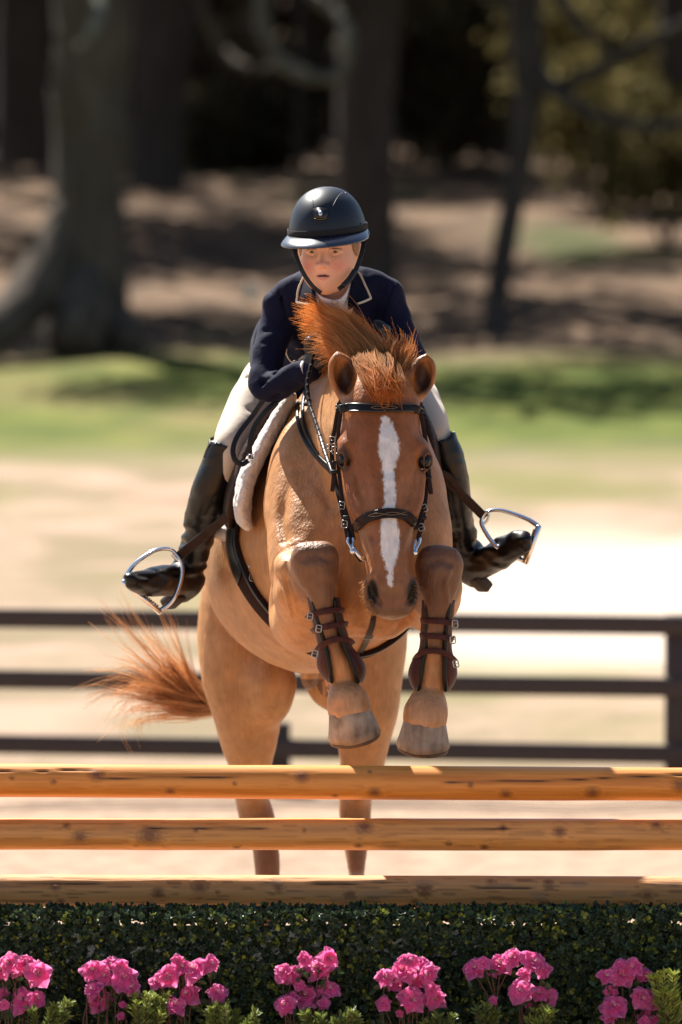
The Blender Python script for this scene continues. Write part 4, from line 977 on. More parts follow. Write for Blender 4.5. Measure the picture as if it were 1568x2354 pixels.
F.chain([[*P(650, 740, .42), .05, .07], [*P(625, 790, .52), .06, .09], [*P(622, 838, .60), .064, .10], [*P(632, 850, .68), .06, .10]], k=.04)
F.chain([[*P(880, 730, .42), .06, .07], [*P(895, 790, .52), .06, .09], [*P(892, 840, .60), .06, .10]], k=.04)
# neck opening and folds
F.ell(P(768, 662, .07), (.054, .10, .060), .015, 'sub')
def folds(pts, amp=.006, rad=.006):
    for q in pts: F.chain([[*P(a_, b_, c_), rad * .6, rad] for a_, b_, c_ in q], k=.010, mode='sub')
folds([[(664, 735, .16), (640, 755, .14), (606, 762, .15)], [(662, 752, .14), (636, 778, .11), (600, 790, .13)], [(650, 850, .07), (630, 872, .045), (604, 880, .06)], [(655, 838, .06), (632, 858, .05)],
       [(640, 905, .05), (625, 925, .06)], [(872, 745, .14), (905, 760, .13), (940, 765, .15)], [(882, 770, .12), (915, 790, .105), (950, 800, .12)], [(700, 730, .13), (712, 760, .17), (722, 790, .2)], [(842, 720, .13), (835, 750, .16)],
       [(646, 672, .165), (652, 700, .15), (660, 730, .15)], [(896, 668, .165), (888, 700, .15), (876, 735, .15)]])
F.noise(.013, 13); F.noise(.009, 27)
JV, JQ = F.mesh(); del F; JV = relax(JV, JQ, 2)
JB = BVHTree.FromPolygons([tuple(q) for q in JV.tolist()], [tuple(q) for q in JQ.tolist()])
jacket = mesh_obj('jacket', JV, JQ, navy, rider)
# shirt collar
white = M('shirt_cloth', (.72, .68, .70), .8, bump=(14, .3, .006), noise=(20, .3, (.6, .56, .6)))
def loft(rows, name, mat, parent, th=.003, n=6):
    """rows: list of polylines (same count) of (px,py,Y); a cloth panel with thickness"""
    R_ = [catmull([P(*q) for q in r], n) for r in rows]; R_ = np.array(R_); R_ = np.stack([catmull(R_[:, k], 4) for k in range(R_.shape[1])], 1)
    m, k = R_.shape[:2]; du = np.gradient(R_, axis=0); dv = np.gradient(R_, axis=1); nn = N3(np.cross(du, dv))
    if nn[..., 1].mean() > 0: nn = -nn
    V = np.concatenate([(R_ + nn * th / 2).reshape(-1, 3), (R_ - nn * th / 2).reshape(-1, 3)]); q = []
    for i in range(m - 1):
        for j in range(k - 1):
            a_ = i * k + j; q.append((a_, a_ + 1, a_ + k + 1, a_ + k)); o = m * k; q.append((o + a_, o + a_ + k, o + a_ + k + 1, o + a_ + 1))
    o = m * k
    for j in range(k - 1): q.append((j, o + j, o + j + 1, j + 1)); e = (m - 1) * k + j; q.append((e, e + 1, o + e + 1, o + e))
    for i in range(m - 1): a_ = i * k; q.append((a_, a_ + k, o + a_ + k, o + a_)); a_ = i * k + k - 1; q.append((a_, o + a_, o + a_ + k, a_ + k))
    mb = MB(); mb.add(V, np.array(q)); ob = mb.build(name, mat, parent); return ob, R_
shirt, SR = loft([[(716, 640, .10), (721, 662, .045), (737, 680, .005), (763, 689, -.01), (784, 685, -.005), (800, 664, .03), (808, 636, .09)],
      [(717, 655, .10), (727, 678, .05), (741, 692, .015), (765, 699, .0), (786, 694, .005), (801, 674, .04), (811, 648, .10)],
      [(726, 680, .12), (735, 705, .09), (748, 722, .08), (768, 728, .07), (788, 720, .08), (800, 700, .09), (810, 676, .12)]], 'shirt_collar', white, rider, .004)
def on_px(mb, pts, w, th, Y, tree=None, n=5): strap(mb, pts, w, th, 0, tree, n)
SB = BVHTree.FromPolygons([tuple(v.co + Vector(r_org.tolist())) for v in shirt.data.vertices], [tuple(p_.vertices) for p_ in shirt.data.polygons])
mb = MB(); strap(mb, [(763, 691), (770, 690), (777, 692), (775, 697), (769, 699), (763, 697), (762, 693)], .0014, .0012, .0006, SB, 5); mb.build('collar_emblem', M('emblem_thread', (.22, .16, .12), .6), shirt)
# lapels
lap_m = M('lapel_cloth', (.005, .006, .017), .8, bump=(60, .15, .002), spec=.12)
pipe_m = M('piping_cream', (.66, .56, .42), .7)
lapL, _ = loft([[(706, 622, .12), (697, 640, .10), (688, 662, .085), (682, 680, .075), (680, 696, .07)],
      [(715, 632, .09), (708, 652, .07), (702, 672, .055), (698, 690, .045), (696, 699, .045)],
      [(722, 645, .06), (722, 664, .03), (726, 684, .01), (730, 700, .02), (730, 710, .03)]], 'lapel', lap_m, jacket, .004)
lapR, _ = loft([[(812, 612, .13), (828, 628, .11), (840, 654, .09), (849, 674, .08), (855, 688, .075)],
      [(809, 622, .10), (818, 642, .075), (826, 664, .06), (834, 682, .05), (838, 694, .05)],
      [(806, 632, .08), (808, 652, .05), (804, 676, .025), (800, 698, .03), (800, 712, .04)]], 'lapel', lap_m, jacket, .004)
for lp, pts in ((lapL, [(702, 630, .105), (694, 645, .090), (686, 664, .075), (683.5, 680, .066), (682, 693, .060), (682.5, 695, .058), (690, 696.5, .048), (700, 698.5, .038), (711, 700, .026)]),
                (lapR, [(815, 617, .115), (828, 631, .098), (838, 652, .080), (846, 669, .071), (852, 684, .066), (851, 686.5, .064), (842, 691, .046), (832, 695, .036), (822, 698, .028)])):
    mb = MB(); p = np.array([P(*q) for q in pts]); strap(mb, pts, .0062, .003, 0, None, 4, sm=0); mb.build('piping', pipe_m, lp)
# pocket flaps with piping
for pts in ([(657, 803), (661, 815), (668, 827), (676, 832), (688, 826), (699, 816)], [(874, 746), (880, 756), (879, 768), (872, 772)]):
    mb = MB(); strap(mb, pts, .0055, .003, .0015, JB, 5, sm=1); mb.build('piping', pipe_m, jacket)
# sleeve seams, cuff
for pts in ([(623, 668), (636, 682), (648, 702), (655, 728)], [(912, 648), (903, 668), (892, 700), (880, 730)]):
    mb = MB(); strap(mb, pts, .003, .002, .0, JB, 6); mb.build('seam', lap_m, jacket)
mb = MB(); c0 = P(707, 851, .005); c1 = P(713, 850, -.002); sweep(mb, [c0, c1], circ(.0345, 24), scale=np.array([1, 1.0])); mb.build('shirt_cuff', white, rider)

# ---- gloves
glove_m = M('glove_leather', (.012, .012, .014), .45, bump=(120, .3, .002))
def glove(c, fdir, pdir, label):
    """c wrist, fdir along the hand, pdir across the knuckles (index to little)"""
    f = N3(fdir); p = np.asarray(pdir, float); p = N3(p - p.dot(f) * f); d = np.cross(f, p)          # d: back of hand
    if d[2] < 0: d = -d
    F = quickfield(c - .13, c + .17, .0032)
    F.chain([[*(c), .030, .022], [*(c + f * .045), .040, .018], [*(c + f * .082), .042, .016]], k=.01, side=tuple(p), n=4)
    for k, (o, ln) in enumerate(((-.031, .040), (-.010, .046), (.011, .043), (.031, .034))):
        a0 = c + f * .080 + p * o; a1 = a0 + f * ln * .9 - d * .008; a2 = a1 + f * .004 - d * .026; a3 = a2 - f * .022 - d * .010
        F.chain([[*a0, .0105], [*a1, .0100], [*a2, .0092], [*a3, .0080]], k=.004, n=4)
    t0 = c + f * .035 - p * .032 - d * .006; t1 = t0 + f * .030 - p * .014 - d * .012; t2 = t1 + f * .026 + p * .006 - d * .014
    F.chain([[*t0, .014], [*t1, .0118], [*t2, .0095]], k=.008, n=4)
    F.chain([[*(c - f * .03), .029, .025], [*(c + f * .008), .031, .024]], k=.006, side=tuple(p))
    V, Q = F.mesh(); V = relax(V, Q, 1); return V, Q
V, Q = glove(P(714, 838, .0), P(745, 800, -.06) - P(714, 838, .0), (.25, .1, -1), 'l'); mesh_obj('glove', V, Q, glove_m, rider)
V, Q = glove(P(878, 812, .03), P(856, 776, -.03) - P(878, 812, .03), (-.25, .1, -1), 'r'); mesh_obj('glove', V, Q, M('glove_leather_grey', (.016, .018, .024), .6), rider)  # right glove a little greyer and rougher than the left

# ---- breeches
breech_m = M('breeches_cloth', (.60, .50, .40), .8, noise=(12, .3, (.52, .42, .33)), bump=(16, .3, .008), sheen=.2)
F = Field(axis((-.42, .42, .006)), axis((.1, 1.15, .008)), axis((1.75, 2.35, .006)))
F.chain([[*P(700, 862, .78), .11, .13], [*P(640, 880, .66), .105, .11], [*P(596, 925, .52), .088, .095], [*P(562, 975, .42), .074, .08], [*P(534, 1025, .32), .056, .062], [*P(524, 1060, .31), .046, .052], [*P(508, 1100, .34), .044, .05]], k=.03, n=6)
F.chain([[*P(820, 862, .78), .11, .13], [*P(890, 875, .66), .105, .11], [*P(940, 915, .50), .085, .09], [*P(975, 960, .40), .066, .075], [*P(1000, 1000, .31), .048, .056], [*P(1014, 1030, .31), .040, .046], [*P(1026, 1070, .34), .04, .045]], k=.03, n=6)
F.ell(P(757, 855, .85), (.19, .17, .15), .05)
for q in ([(575, 940, .36), (600, 945, .36), (625, 940, .4)], [(520, 1000, .24), (535, 1015, .22)], [(560, 860, .5), (580, 880, .5)]): F.chain([[*P(*e), .006, .010] for e in q], k=.012, mode='sub')
F.noise(.008, 14)
V, Q = F.mesh(); V = relax(V, Q, 3); mesh_obj('breeches', V, Q, breech_m, rider)
BRB = BVHTree.FromPolygons([tuple(q) for q in V.tolist()], [tuple(q) for q in Q.tolist()])
# ---- boots
boot_m = M('boot_leather', (.005, .0045, .005), .33, noise=(14, .4, (.011, .009, .008)), bump=(30, .5, .005), spec=.32, coat=.05)
sole_m = M('boot_sole', (.035, .025, .02), .7)
def boot(leg, foot, heel_px, heel_dir, wr, sgn):
    allp = np.array([P(*q[:3]) for q in leg + foot]); F = Field(*[axis((allp[:, k].min() - .09, allp[:, k].max() + .09, .0042)) for k in range(3)])
    F.chain([[*P(*q[:3]), q[3], q[4]] for q in leg], k=.015, n=7)
    F.chain([[*P(*q[:3]), q[3], q[4]] for q in foot], k=.03, n=6, side=(0, 0, 1))
    for q in wr: F.chain([[*P(*e), .002, .0035] for e in q], k=.012, mode='sub', n=4)
    # opening at the top
    t = P(*leg[0][:3]); t2 = P(*leg[1][:3]); d = N3(t - t2)
    F.chain([[*(t + d * .10), leg[0][3] * 1.0, leg[0][4]], [*(t - d * .012), leg[0][3] - .006, leg[0][4] - .006]], k=.004, mode='sub', n=3)
    pn = np.argwhere(np.abs(F.vol) < .02); pp = np.stack([F.a[k][pn[:, k]] for k in range(3)], 1); zb = P(*leg[3][:3])[2]
    am = np.clip((zb + .05 - pp[:, 2]) / .10, .15, 1) * np.clip((pp[:, 2] - P(*leg[-1][:3])[2]) / .05, .25, 1)
    F.vol[pn[:, 0], pn[:, 1], pn[:, 2]] += (vnoise(pp * [1, 1, 3.2], 17) - .5) * .016 * am + (vnoise(pp, 22) - .5) * .004
    V, Q = F.mesh(); V = relax(V, Q, 1); o = mesh_obj('boot', V, Q, boot_m, rider)
    mb = MB(); c = P(*heel_px); R_ = np.array(Vector(heel_dir).to_track_quat('Z', 'Y').to_matrix()); box(mb, c, (.055, .062, .036), R_, bev=.005); mb.build('heel', sole_m, o)
    return o, BVHTree.FromPolygons([tuple(q) for q in V.tolist()], [tuple(q) for q in Q.tolist()])
bL, BLT = boot([(517, 1022, .31, .050, .060), (506, 1070, .325, .056, .064), (484, 1130, .36, .058, .064), (466, 1190, .42, .054, .058), (453, 1245, .48, .048, .05), (440, 1295, .53, .046, .05), (428, 1338, .56, .046, .048), (420, 1360, .57, .034, .036)],
     [(428, 1334, .55, .046, .044), (390, 1334, .45, .047, .042), (350, 1337, .34, .046, .040), (320, 1338, .27, .035, .034), (304, 1336, .235, .023, .024)],
     (398, 1378, .53), (-.45, .35, .85), [], -1)
bR, BRT = boot([(1016, 1010, .30, .045, .06), (1030, 1060, .315, .050, .062), (1040, 1120, .36, .052, .06), (1050, 1180, .42, .048, .055), (1060, 1235, .48, .044, .05), (1072, 1275, .53, .046, .05), (1083, 1305, .56, .046, .048), (1092, 1325, .57, .034, .036)],
     [(1085, 1300, .55, .050, .046), (1122, 1290, .46, .044, .040), (1155, 1272, .37, .045, .038), (1186, 1256, .30, .044, .034), (1204, 1248, .27, .034, .026)],
     (1103, 1338, .53), (.55, .35, .8), [], 1)
for pts, tr, o in (([(470, 1052), (478, 1030), (490, 1012), (499, 1004)], BLT, bL),):
    mb = MB(); strap(mb, pts, .006, .003, .001, tr, 5); mb.build('boot_trim', sole_m, o)
# ---- stirrups belong to the saddle, see below
# ================================================================ TACK
lea_dk = M('leather_dark_brown', (.026, .013, .010), .5, noise=(40, .5, (.05, .028, .018)), bump=(250, .2, .001), spec=.14)
lea_blk = M('leather_black', (.008, .006, .006), .4, bump=(250, .2, .001), spec=.3)
lea_red = M('leather_oxblood', (.065, .014, .012), .48, noise=(70, .6, (.035, .009, .009)), bump=(200, .3, .001), spec=.22)
stitch = M('stitching', (.30, .20, .12), .7)
steel = M('stainless_steel', (.80, .81, .84), .16, 1.0)
brass_m = M('buckle_metal', (.30, .28, .25), .3, 1.0)
fleece = M('sheepskin', (.66, .61, .58), .95, noise=(60, .5, (.5, .44, .40)), bump=(140, 1.0, .006), sheen=.5)
def buckle(px, py, Y, w, h, ang, parent, mat=None, th=.0022):
    c = P(px, py, Y); a = math.radians(ang); u = np.array([math.cos(a), 0, math.sin(a)]); v = np.array([-math.sin(a), 0, math.cos(a)])
    q = [(-1, -1), (-1, 1), (1, 1), (1, -1)]; pts = []
    for i in range(4):
        A = np.array(q[i]); B = np.array(q[(i + 1) % 4])
        for t in (.12, .5, .88): e = A * (1 - t) + B * t; pts.append(c + u * e[0] * w / 2 + v * e[1] * h / 2)
    mb = MB(); sweep(mb, pts, circ(th, 8), closed=True); o = mb.build('buckle', mat or brass_m, parent)
    mb = MB(); sweep(mb, [c - u * w * .5, c + np.array([0, -.003, 0]), c + u * w * .55], circ(th * .5, 6)); mb.build('buckle_pin', mat or brass_m, o); return o
# ---- saddle
girth_m = M('girth_leather', (.028, .013, .011), .8, spec=.05)
sad = empty('saddle', P(700, 1010, .55), 'dark brown leather jumping saddle under the rider, with stirrup leathers and steel stirrups', 'saddle')
F = quickfield((-.45, .0, 1.6), (.42, 1.15, 2.25), .007)
F.chain([[*P(735, 950, .28), .10, .06], [*P(730, 985, .45), .12, .045], [*P(725, 985, .70), .15, .05], [*P(720, 950, .92), .16, .05]], k=.03)
V, Q = F.mesh(); V = relax(V, Q, 2); mesh_obj('seat', V, Q, lea_dk, sad)
def flapmesh(nodes):
    al = np.array([P(*q[:3]) for q in nodes]); F = quickfield(al.min(0) - .24, al.max(0) + .24, .006)
    F.chain([[*P(*q[:3]), q[3], q[4]] for q in nodes], k=.01, side=(1, 0, 0), n=6, p=2.6); V, Q = F.mesh(); return relax(V, Q, 2), Q
V, Q = flapmesh([(640, 960, .38, .020, .12), (598, 1010, .35, .020, .15), (560, 1060, .34, .020, .17), (536, 1110, .35, .020, .17), (527, 1160, .37, .019, .15), (528, 1195, .38, .016, .09)]); mesh_obj('flap', V, Q, lea_dk, sad)
V, Q = flapmesh([(905, 940, .38, .02, .12), (960, 975, .35, .022, .15), (990, 1015, .34, .022, .17), (1001, 1060, .35, .020, .17), (1003, 1100, .36, .019, .15), (1005, 1135, .38, .016, .09)]); mesh_obj('flap', V, Q, lea_dk, sad)
def freestrap(pts, w, th, mat, name, parent, nrm=(0, -1, 0), n=8):
    p = catmull([P(*q) for q in pts], n); t = N3(np.gradient(p, axis=0)); nn = N3(np.asarray(nrm, float)[None] - (t @ np.asarray(nrm, float))[:, None] * t); u = N3(np.cross(nn, t))
    mb = MB(); sweep(mb, p, rrect(w, th), up=u); return mb.build(name, mat, parent)
def sweep_up(mb, p, prof, u): pass
freestrap([(530, 1180, .22), (498, 1208, .26), (455, 1243, .32), (407, 1281, .37)], .028, .006, lea_dk, 'stirrup_leather', sad)
freestrap([(1003, 1080, .22), (1035, 1112, .26), (1075, 1150, .32), (1115, 1190, .35)], .027, .006, lea_dk, 'stirrup_leather', sad)
freestrap([(1012, 1085, .21), (1030, 1095, .22), (1050, 1118, .24), (1066, 1140, .26)], .020, .005, lea_dk, 'leather_end', sad)
def iron(arc, base, slot, name='stirrup_iron'):
    mb = MB(); p = catmull([P(*q) for q in arc], 7); k = len(p); s = np.linspace(-1, 1, k)
    wid = .0125 - .0035 * (1 - np.abs(s)) ; sweep(mb, p, circ(1, 12), up=(0, 1, 0), scale=np.stack([wid * 1.05, wid * .62], 1))
    o = mb.build(name, steel, sad)
    mb = MB(); a, b = P(*base[0]), P(*base[1]); d = N3(b - a); u = np.array([0, 1.0, 0]); R_ = np.stack([d, u, np.cross(d, u)], 1)
    box(mb, (a + b) / 2, (np.linalg.norm(b - a) + .014, .050, .017), R_, bev=.004); mb.build('tread', steel, o)
    mb = MB(); nrm = R_[:, 2] * (1 if R_[2, 2] > 0 else -1)
    for t in np.linspace(.12, .88, 14):
        box(mb, a + (b - a) * t + nrm * .010, (.006, .040, .005), R_)
    mb.build('tread_grip', M('grip_rubber', (.25, .2, .16), .8), o)
    mb = MB(); sweep(mb, catmull([P(*q) for q in slot], 5), circ(.0042, 8)); mb.build('eye_slot', steel, o)
iron([(285, 1336, .33), (300, 1308, .335), (321, 1287, .34), (357, 1265, .35), (388, 1262, .36), (404, 1273, .36), (417, 1294, .355), (418, 1322, .35), (407, 1361, .345), (391, 1386, .34), (369, 1403, .335)],
     [(285, 1338, .33), (367, 1407, .33)], [(393, 1266, .36), (398, 1278, .36), (410, 1289, .36), (417, 1294, .36)])
iron([(1237, 1209, .31), (1215, 1195, .32), (1185, 1183, .33), (1149, 1173, .34), (1121, 1176, .345), (1108, 1192, .345), (1110, 1212, .34), (1137, 1252, .33), (1170, 1274, .32), (1206, 1290, .31)],
     [(1238, 1212, .31), (1209, 1292, .31)], [(1121, 1177, .345), (1124, 1188, .345), (1117, 1200, .345), (1109, 1206, .345)])
# ---- sheepskin pad
pad = empty('saddle_pad', P(600, 1050, .4), 'white sheepskin half pad showing below the saddle flap', 'saddle pad')
F = quickfield((-.42, -.05, 1.6), (.36, 1.0, 2.22), .005)
F.chain([[*P(668, 915, .20), .020, .05], [*P(640, 962, .19), .023, .06], [*P(612, 1010, .18), .025, .07], [*P(586, 1058, .18), .027, .08], [*P(566, 1105, .18), .028, .09], [*P(557, 1150, .19), .027, .09], [*P(560, 1190, .19), .024, .06], [*P(568, 1208, .19), .016, .03]], k=.01, side=(1, 0, 0), n=6)
F.chain([[*P(660, 930, .40), .018, .16], [*P(596, 1030, .40), .018, .2], [*P(566, 1120, .40), .018, .2], [*P(556, 1185, .40), .014, .14]], k=.02, side=(1, 0, 0), n=6)
F.chain([[*P(512, 1222, .50), .018, .05], [*P(530, 1226, .46), .026, .05], [*P(540, 1224, .45), .02, .05]], k=.01, side=(0, 0, 1))
F.ell(P(526, 1222, .47), (.028, .06, .026), .01)
F.noise(.005, 110); F.noise(.005, 45)
V, Q = F.mesh(); mesh_obj('fleece', V, Q, fleece, pad)
F = quickfield((.05, -.05, 1.6), (.42, .6, 2.25), .006)
F.chain([[*P(930, 925, .25), .018, .08], [*P(968, 990, .30), .018, .14], [*P(985, 1060, .34), .016, .14]], k=.02, side=(1, 0, 0)); F.noise(.006, 90); V2, Q2 = F.mesh(); mesh_obj('fleece', V2, Q2, fleece, pad)
padT = BVHTree.FromPolygons([tuple(q) for q in V.tolist()], [tuple(q) for q in Q.tolist()])
# ---- girth
gir = empty('girth', P(640, 1400, .3), 'dark brown girth running under the chest, with a small round badge and a silver ring', 'girth')
def girth_pts(a0, a1, n, dY=0.0, off=.004):
    out = []; nn = []
    for a in np.linspace(math.radians(a0), math.radians(a1), n):           # 0 = left in the picture, 90 = below, 180 = right
        Y = .36 - .17 * math.sin(max(0, a)) + dY; c = P(778, 1240, Y); d = np.array([-math.cos(a), 0, -math.sin(a)])
        h = HB.ray_cast(Vector((c + d * .75).tolist()), Vector((-d).tolist())); out.append(np.array(h[0]) + np.array(h[1]) * off); nn.append(np.array(h[1]))
    out = np.array(out); nn = np.array(nn)
    for _ in range(6):
        out[1:-1] = .25 * out[:-2] + .5 * out[1:-1] + .25 * out[2:]; nn[1:-1] = .25 * nn[:-2] + .5 * nn[1:-1] + .25 * nn[2:]
    return out, N3(nn)
def band(mb, p, nn, w, th):
    t = N3(np.gradient(p, axis=0)); nn = N3(nn - (nn * t).sum(1, keepdims=True) * t); u = np.cross(nn, t); prof = rrect(w, th); m = len(prof); n = len(p)
    V = (p[:, None] + prof[None, :, 0:1] * u[:, None] + prof[None, :, 1:2] * nn[:, None]).reshape(-1, 3); i = np.arange(n - 1)[:, None]; j = np.arange(m)[None]
    mb.add(V, np.stack([i * m + j, i * m + (j + 1) % m, (i + 1) * m + (j + 1) % m, (i + 1) * m + j], -1).reshape(-1, 4))
mb = MB(); p_, n_ = girth_pts(-22, 205, 90, off=.007); band(mb, p_, n_, .105, .012); gst = mb.build('strap', girth_m, gir)
GT = BVHTree.FromPolygons([tuple(q) for q in mb.v[0].tolist()], [tuple(q) for q in mb.q[0].tolist()])
mb = MB(); p_, n_ = girth_pts(-22, 205, 90, -.045, .015); band(mb, p_, n_, .016, .008); mb.build('binding', lea_blk, gir)
mb = MB(); p_, n_ = girth_pts(-20, 22, 30, .0, .014); band(mb, p_, n_, .070, .008); mb.build('billet', lea_blk, gir)
def ringpx(cx, cy, r, off, tree, mat, par, name, th=.0016, a0=0, a1=360, Y=.25, ry=None):
    pts = []; nn = []
    for a in np.linspace(math.radians(a0), math.radians(a1), 25)[:-1 if a1 - a0 >= 360 else None]:
        s_, n_ = surf(cx + r * math.cos(a), cy + (ry or r) * math.sin(a), off, tree, Y); pts.append(s_)
    mb = MB(); sweep(mb, pts, circ(th, 8), closed=(a1 - a0 >= 360)); return mb.build(name, mat, par)
ringpx(586, 1307, 9.5, .012, GT, steel, gir, 'ring', .0030, 40, 320, ry=12)
ringpx(580, 1328, 6.5, .002, GT, stitch_w := M('logo_print', (.55, .52, .5), .6), gir, 'badge_outline', .0010, ry=9)
for k in (-1, 0, 1):
    mb = MB(); a = surf(580 + 3 * k - 1, 1324 + k * .5, .002, GT, .25)[0]; b = surf(580 + 3 * k + 1.5, 1332 + k * .5, .002, GT, .25)[0]; sweep(mb, [a, b], circ(.0010, 6)); mb.build('badge_mark', stitch_w, gir)
# ---- martingale
mar = empty('martingale', P(850, 1440, -.15), 'dark brown martingale strap round the neck and down the chest between the forelegs', 'martingale')
mb = MB(); strap(mb, [(858, 1415), (856, 1435), (846, 1462), (838, 1480), (826, 1500)], .017, .004, .003, HB, 6, Y=-.15, sm=4); mb.build('chest_strap', lea_dk, mar)
buckle(847, 1466, -.23, .026, .006, 10, mar)
for dx, w in ((0, .011), (13, .010)):
    mb = MB(); strap(mb, [(690 + dx, 900), (684 + dx, 935), (687 + dx * .95, 975), (701 + dx * .9, 1012), (727 + dx * .7, 1048), (764 + dx * .4, 1086 - dx * .5)], w, .004, .003, HB, 7, Y=0.1, sm=4); mb.build('neck_strap', lea_blk, mar)
# ---- bridle
bri = empty('bridle', P(875, 940, -.48), 'dark brown leather bridle on the head of the horse with steel bit and reins', 'bridle')
mb = MB(); strap(mb, [(779, 941, -.44), (783, 939, -.475), (800, 938), (840, 939), (875, 940), (920, 939), (950, 939), (962, 942, -.475), (968, 947, -.44)], .023, .006, .002, HB, 8, sm=3); bb = mb.build('browband', lea_blk, bri)
for dy in (-8.2, 8.2):
    mb = MB(); strap(mb, [(782, 941 + dy, -.47), (800, 938 + dy), (840, 939 + dy), (875, 940 + dy), (920, 939 + dy), (950, 939 + dy), (964, 943 + dy, -.47)], .0042, .006, .004, HB, 8, sm=3); mb.build('piping', M('leather_edge', (.022, .014, .011), .25, coat=.5), bb)
for ph_ in (0, PI):
    mb = MB(); strap(mb, [(853 + t, 939.5 + 3.2 * math.sin(t / 60 * 2 * PI + ph_)) for t in np.linspace(0, 60, 13)], .0012, .0012, .0082, HB, 3, sm=1); mb.build('stitching', stitch, bb)
mb = MB(); strap(mb, [(815, 1222), (822, 1206), (845, 1191), (875, 1183), (903, 1181), (930, 1186), (948, 1198), (959, 1216)], .030, .009, .002, HB, 8, sm=3); nb = mb.build('noseband', lea_dk, bri)
for dy in (-9.5, 9.5):
    mb = MB(); strap(mb, [(820 + (3 if dy > 0 else -2), 1214 + dy), (845, 1193 + dy), (875, 1184 + dy), (903, 1182 + dy), (930, 1187 + dy), (950, 1204 + dy)], .0045, .006, .006, HB, 8, sm=3); mb.build('piping', lea_blk, nb)
for ph_ in (0, PI):
    mb = MB(); strap(mb, [(853 + t, 1187 - t * .06 + 3.4 * math.sin(t / 78 * 2.5 * PI + ph_)) for t in np.linspace(0, 78, 15)], .0012, .0012, .0112, HB, 3, sm=1); mb.build('stitching', stitch, nb)
def fs(pts, w, name, mat=lea_dk, th=.0045, nrm=(0, -1, 0)): return freestrap(pts, w, th, mat, name, bri, nrm)
fs([(780, 925, -.435), (775, 955, -.44), (769, 990, -.445), (763, 1020, -.45), (764, 1060, -.47), (772, 1110, -.50), (781, 1150, -.535), (791, 1195, -.57), (800, 1238, -.60)], .013, 'cheekpiece')
fs([(784, 945, -.45), (779, 985, -.46), (776, 1020, -.47), (777, 1060, -.49), (781, 1100, -.51), (788, 1150, -.54), (801, 1195, -.575), (814, 1240, -.60)], .011, 'cheekpiece')
fs([(768, 1060, -.50), (767, 1095, -.51), (764, 1130, -.515)], .012, 'strap_end')
fs([(966, 940, -.435), (974, 985, -.44), (982, 1040, -.45), (984, 1080, -.47), (980, 1125, -.50), (976, 1165, -.535), (969, 1205, -.57), (961, 1243, -.60)], .013, 'cheekpiece')
fs([(985, 1075, -.49), (987, 1105, -.495), (991, 1136, -.50)], .013, 'strap_end')
fs([(975, 1160, -.55), (966, 1192, -.58), (957, 1216, -.60)], .011, 'cheekpiece')
fs([(779, 935, -.42), (800, 905, -.33), (835, 886, -.27), (880, 880, -.25), (925, 886, -.27), (952, 908, -.33), (968, 940, -.42)], .022, 'headpiece', lea_blk, nrm=(0, -.4, 1))
for (x, y, Y, a) in ((764, 1012, -.47, 80), (757, 1030, -.47, 80), (770, 1035, -.49, 80), (786, 1162, -.56, 75), (792, 1205, -.59, 75), (975, 1168, -.56, 100), (968, 1212, -.59, 100)):
    buckle(x, y, Y, .016, .020, a - 80, bri, th=.0017 if y < 1100 else .002)
for (x, y, Y) in ((779, 942, -.455), (967, 946, -.455), (768, 1085, -.515), (985, 1098, -.50), (796, 1190, -.59), (973, 1190, -.59)):
    mb = MB(); box(mb, P(x, y, Y), (.019, .008, .012), bev=.002); mb.build('keeper', lea_blk, bri)
bit = empty('bit', P(880, 1265, -.62), None, None); bit.parent = bri; bit.location = Vector((P(880, 1265, -.62) - np.array(parent_origin(bri))).tolist())
for pts in ([(801, 1236, -.605), (800, 1246, -.61), (805, 1256, -.615), (811, 1266, -.62)], [(812, 1236, -.605), (811, 1248, -.61), (812, 1260, -.62)]):
    mb = MB(); sweep(mb, catmull([P(*q) for q in pts], 5), circ(.0042, 10)); mb.build('cheek_arm', steel, bit)
mb = MB(); sphere(mb, P(811, 1268, -.622), (.009, .006, .008), 12, 8, zmin=-.99); mb.build('arm_end', steel, bit)
for pts in ([(966, 1236, -.605), (964, 1248, -.61), (958, 1260, -.62), (954, 1272, -.625)], [(956, 1240, -.605), (953, 1254, -.615), (952, 1268, -.62)]):
    mb = MB(); sweep(mb, catmull([P(*q) for q in pts], 5), circ(.0042, 10)); mb.build('cheek_arm', steel, bit)
mb = MB(); sphere(mb, P(954, 1271, -.626), (.008, .006, .009), 12, 8, zmin=-.99); mb.build('arm_end', steel, bit)
mb = MB(); sweep(mb, catmull([P(812, 1258, -.615), P(828, 1280, -.62), P(845, 1288, -.60)], 5), circ(.006, 10)); mb.build('mouthpiece', steel, bit)
fs([(812, 1262, -.61), (820, 1275, -.60), (831, 1290, -.58)], .012, 'chin_strap', lea_blk)
# reins: plaited rein down the neck to the bit, slack loops on the left
rp = catmull([P(728, 800, -.03), P(716, 838, -.06), P(707, 880, -.08), P(711, 925, -.12), P(724, 965, -.18), P(736, 1003, -.24), P(749, 1045, -.33), P(765, 1090, -.42), P(782, 1150, -.50), P(801, 1225, -.59), P(808, 1250, -.61)], 10)
mb = MB(); sweep(mb, rp, circ(.0062, 8)); rein = mb.build('rein', lea_blk, bri)
n = 66; t, u, v = frames(rp[:n]); 
for sgn, mt in ((1, M('plait_light', (.10, .09, .085), .6, spec=.2)), ):
    idx = np.linspace(0, n - 1.001, 420); k = idx.astype(int); f = (idx - k)[:, None]; k2 = np.minimum(k + 1, n - 1)
    c = rp[k] * (1 - f) + rp[k2] * f; ang = sgn * idx * 2 * PI / 3.6
    pts = c + (u[k] * np.cos(ang)[:, None] + v[k] * np.sin(ang)[:, None]) * .0064
    mb = MB(); sweep(mb, pts, circ(.0011, 5)); mb.build('plait', mt, rein)
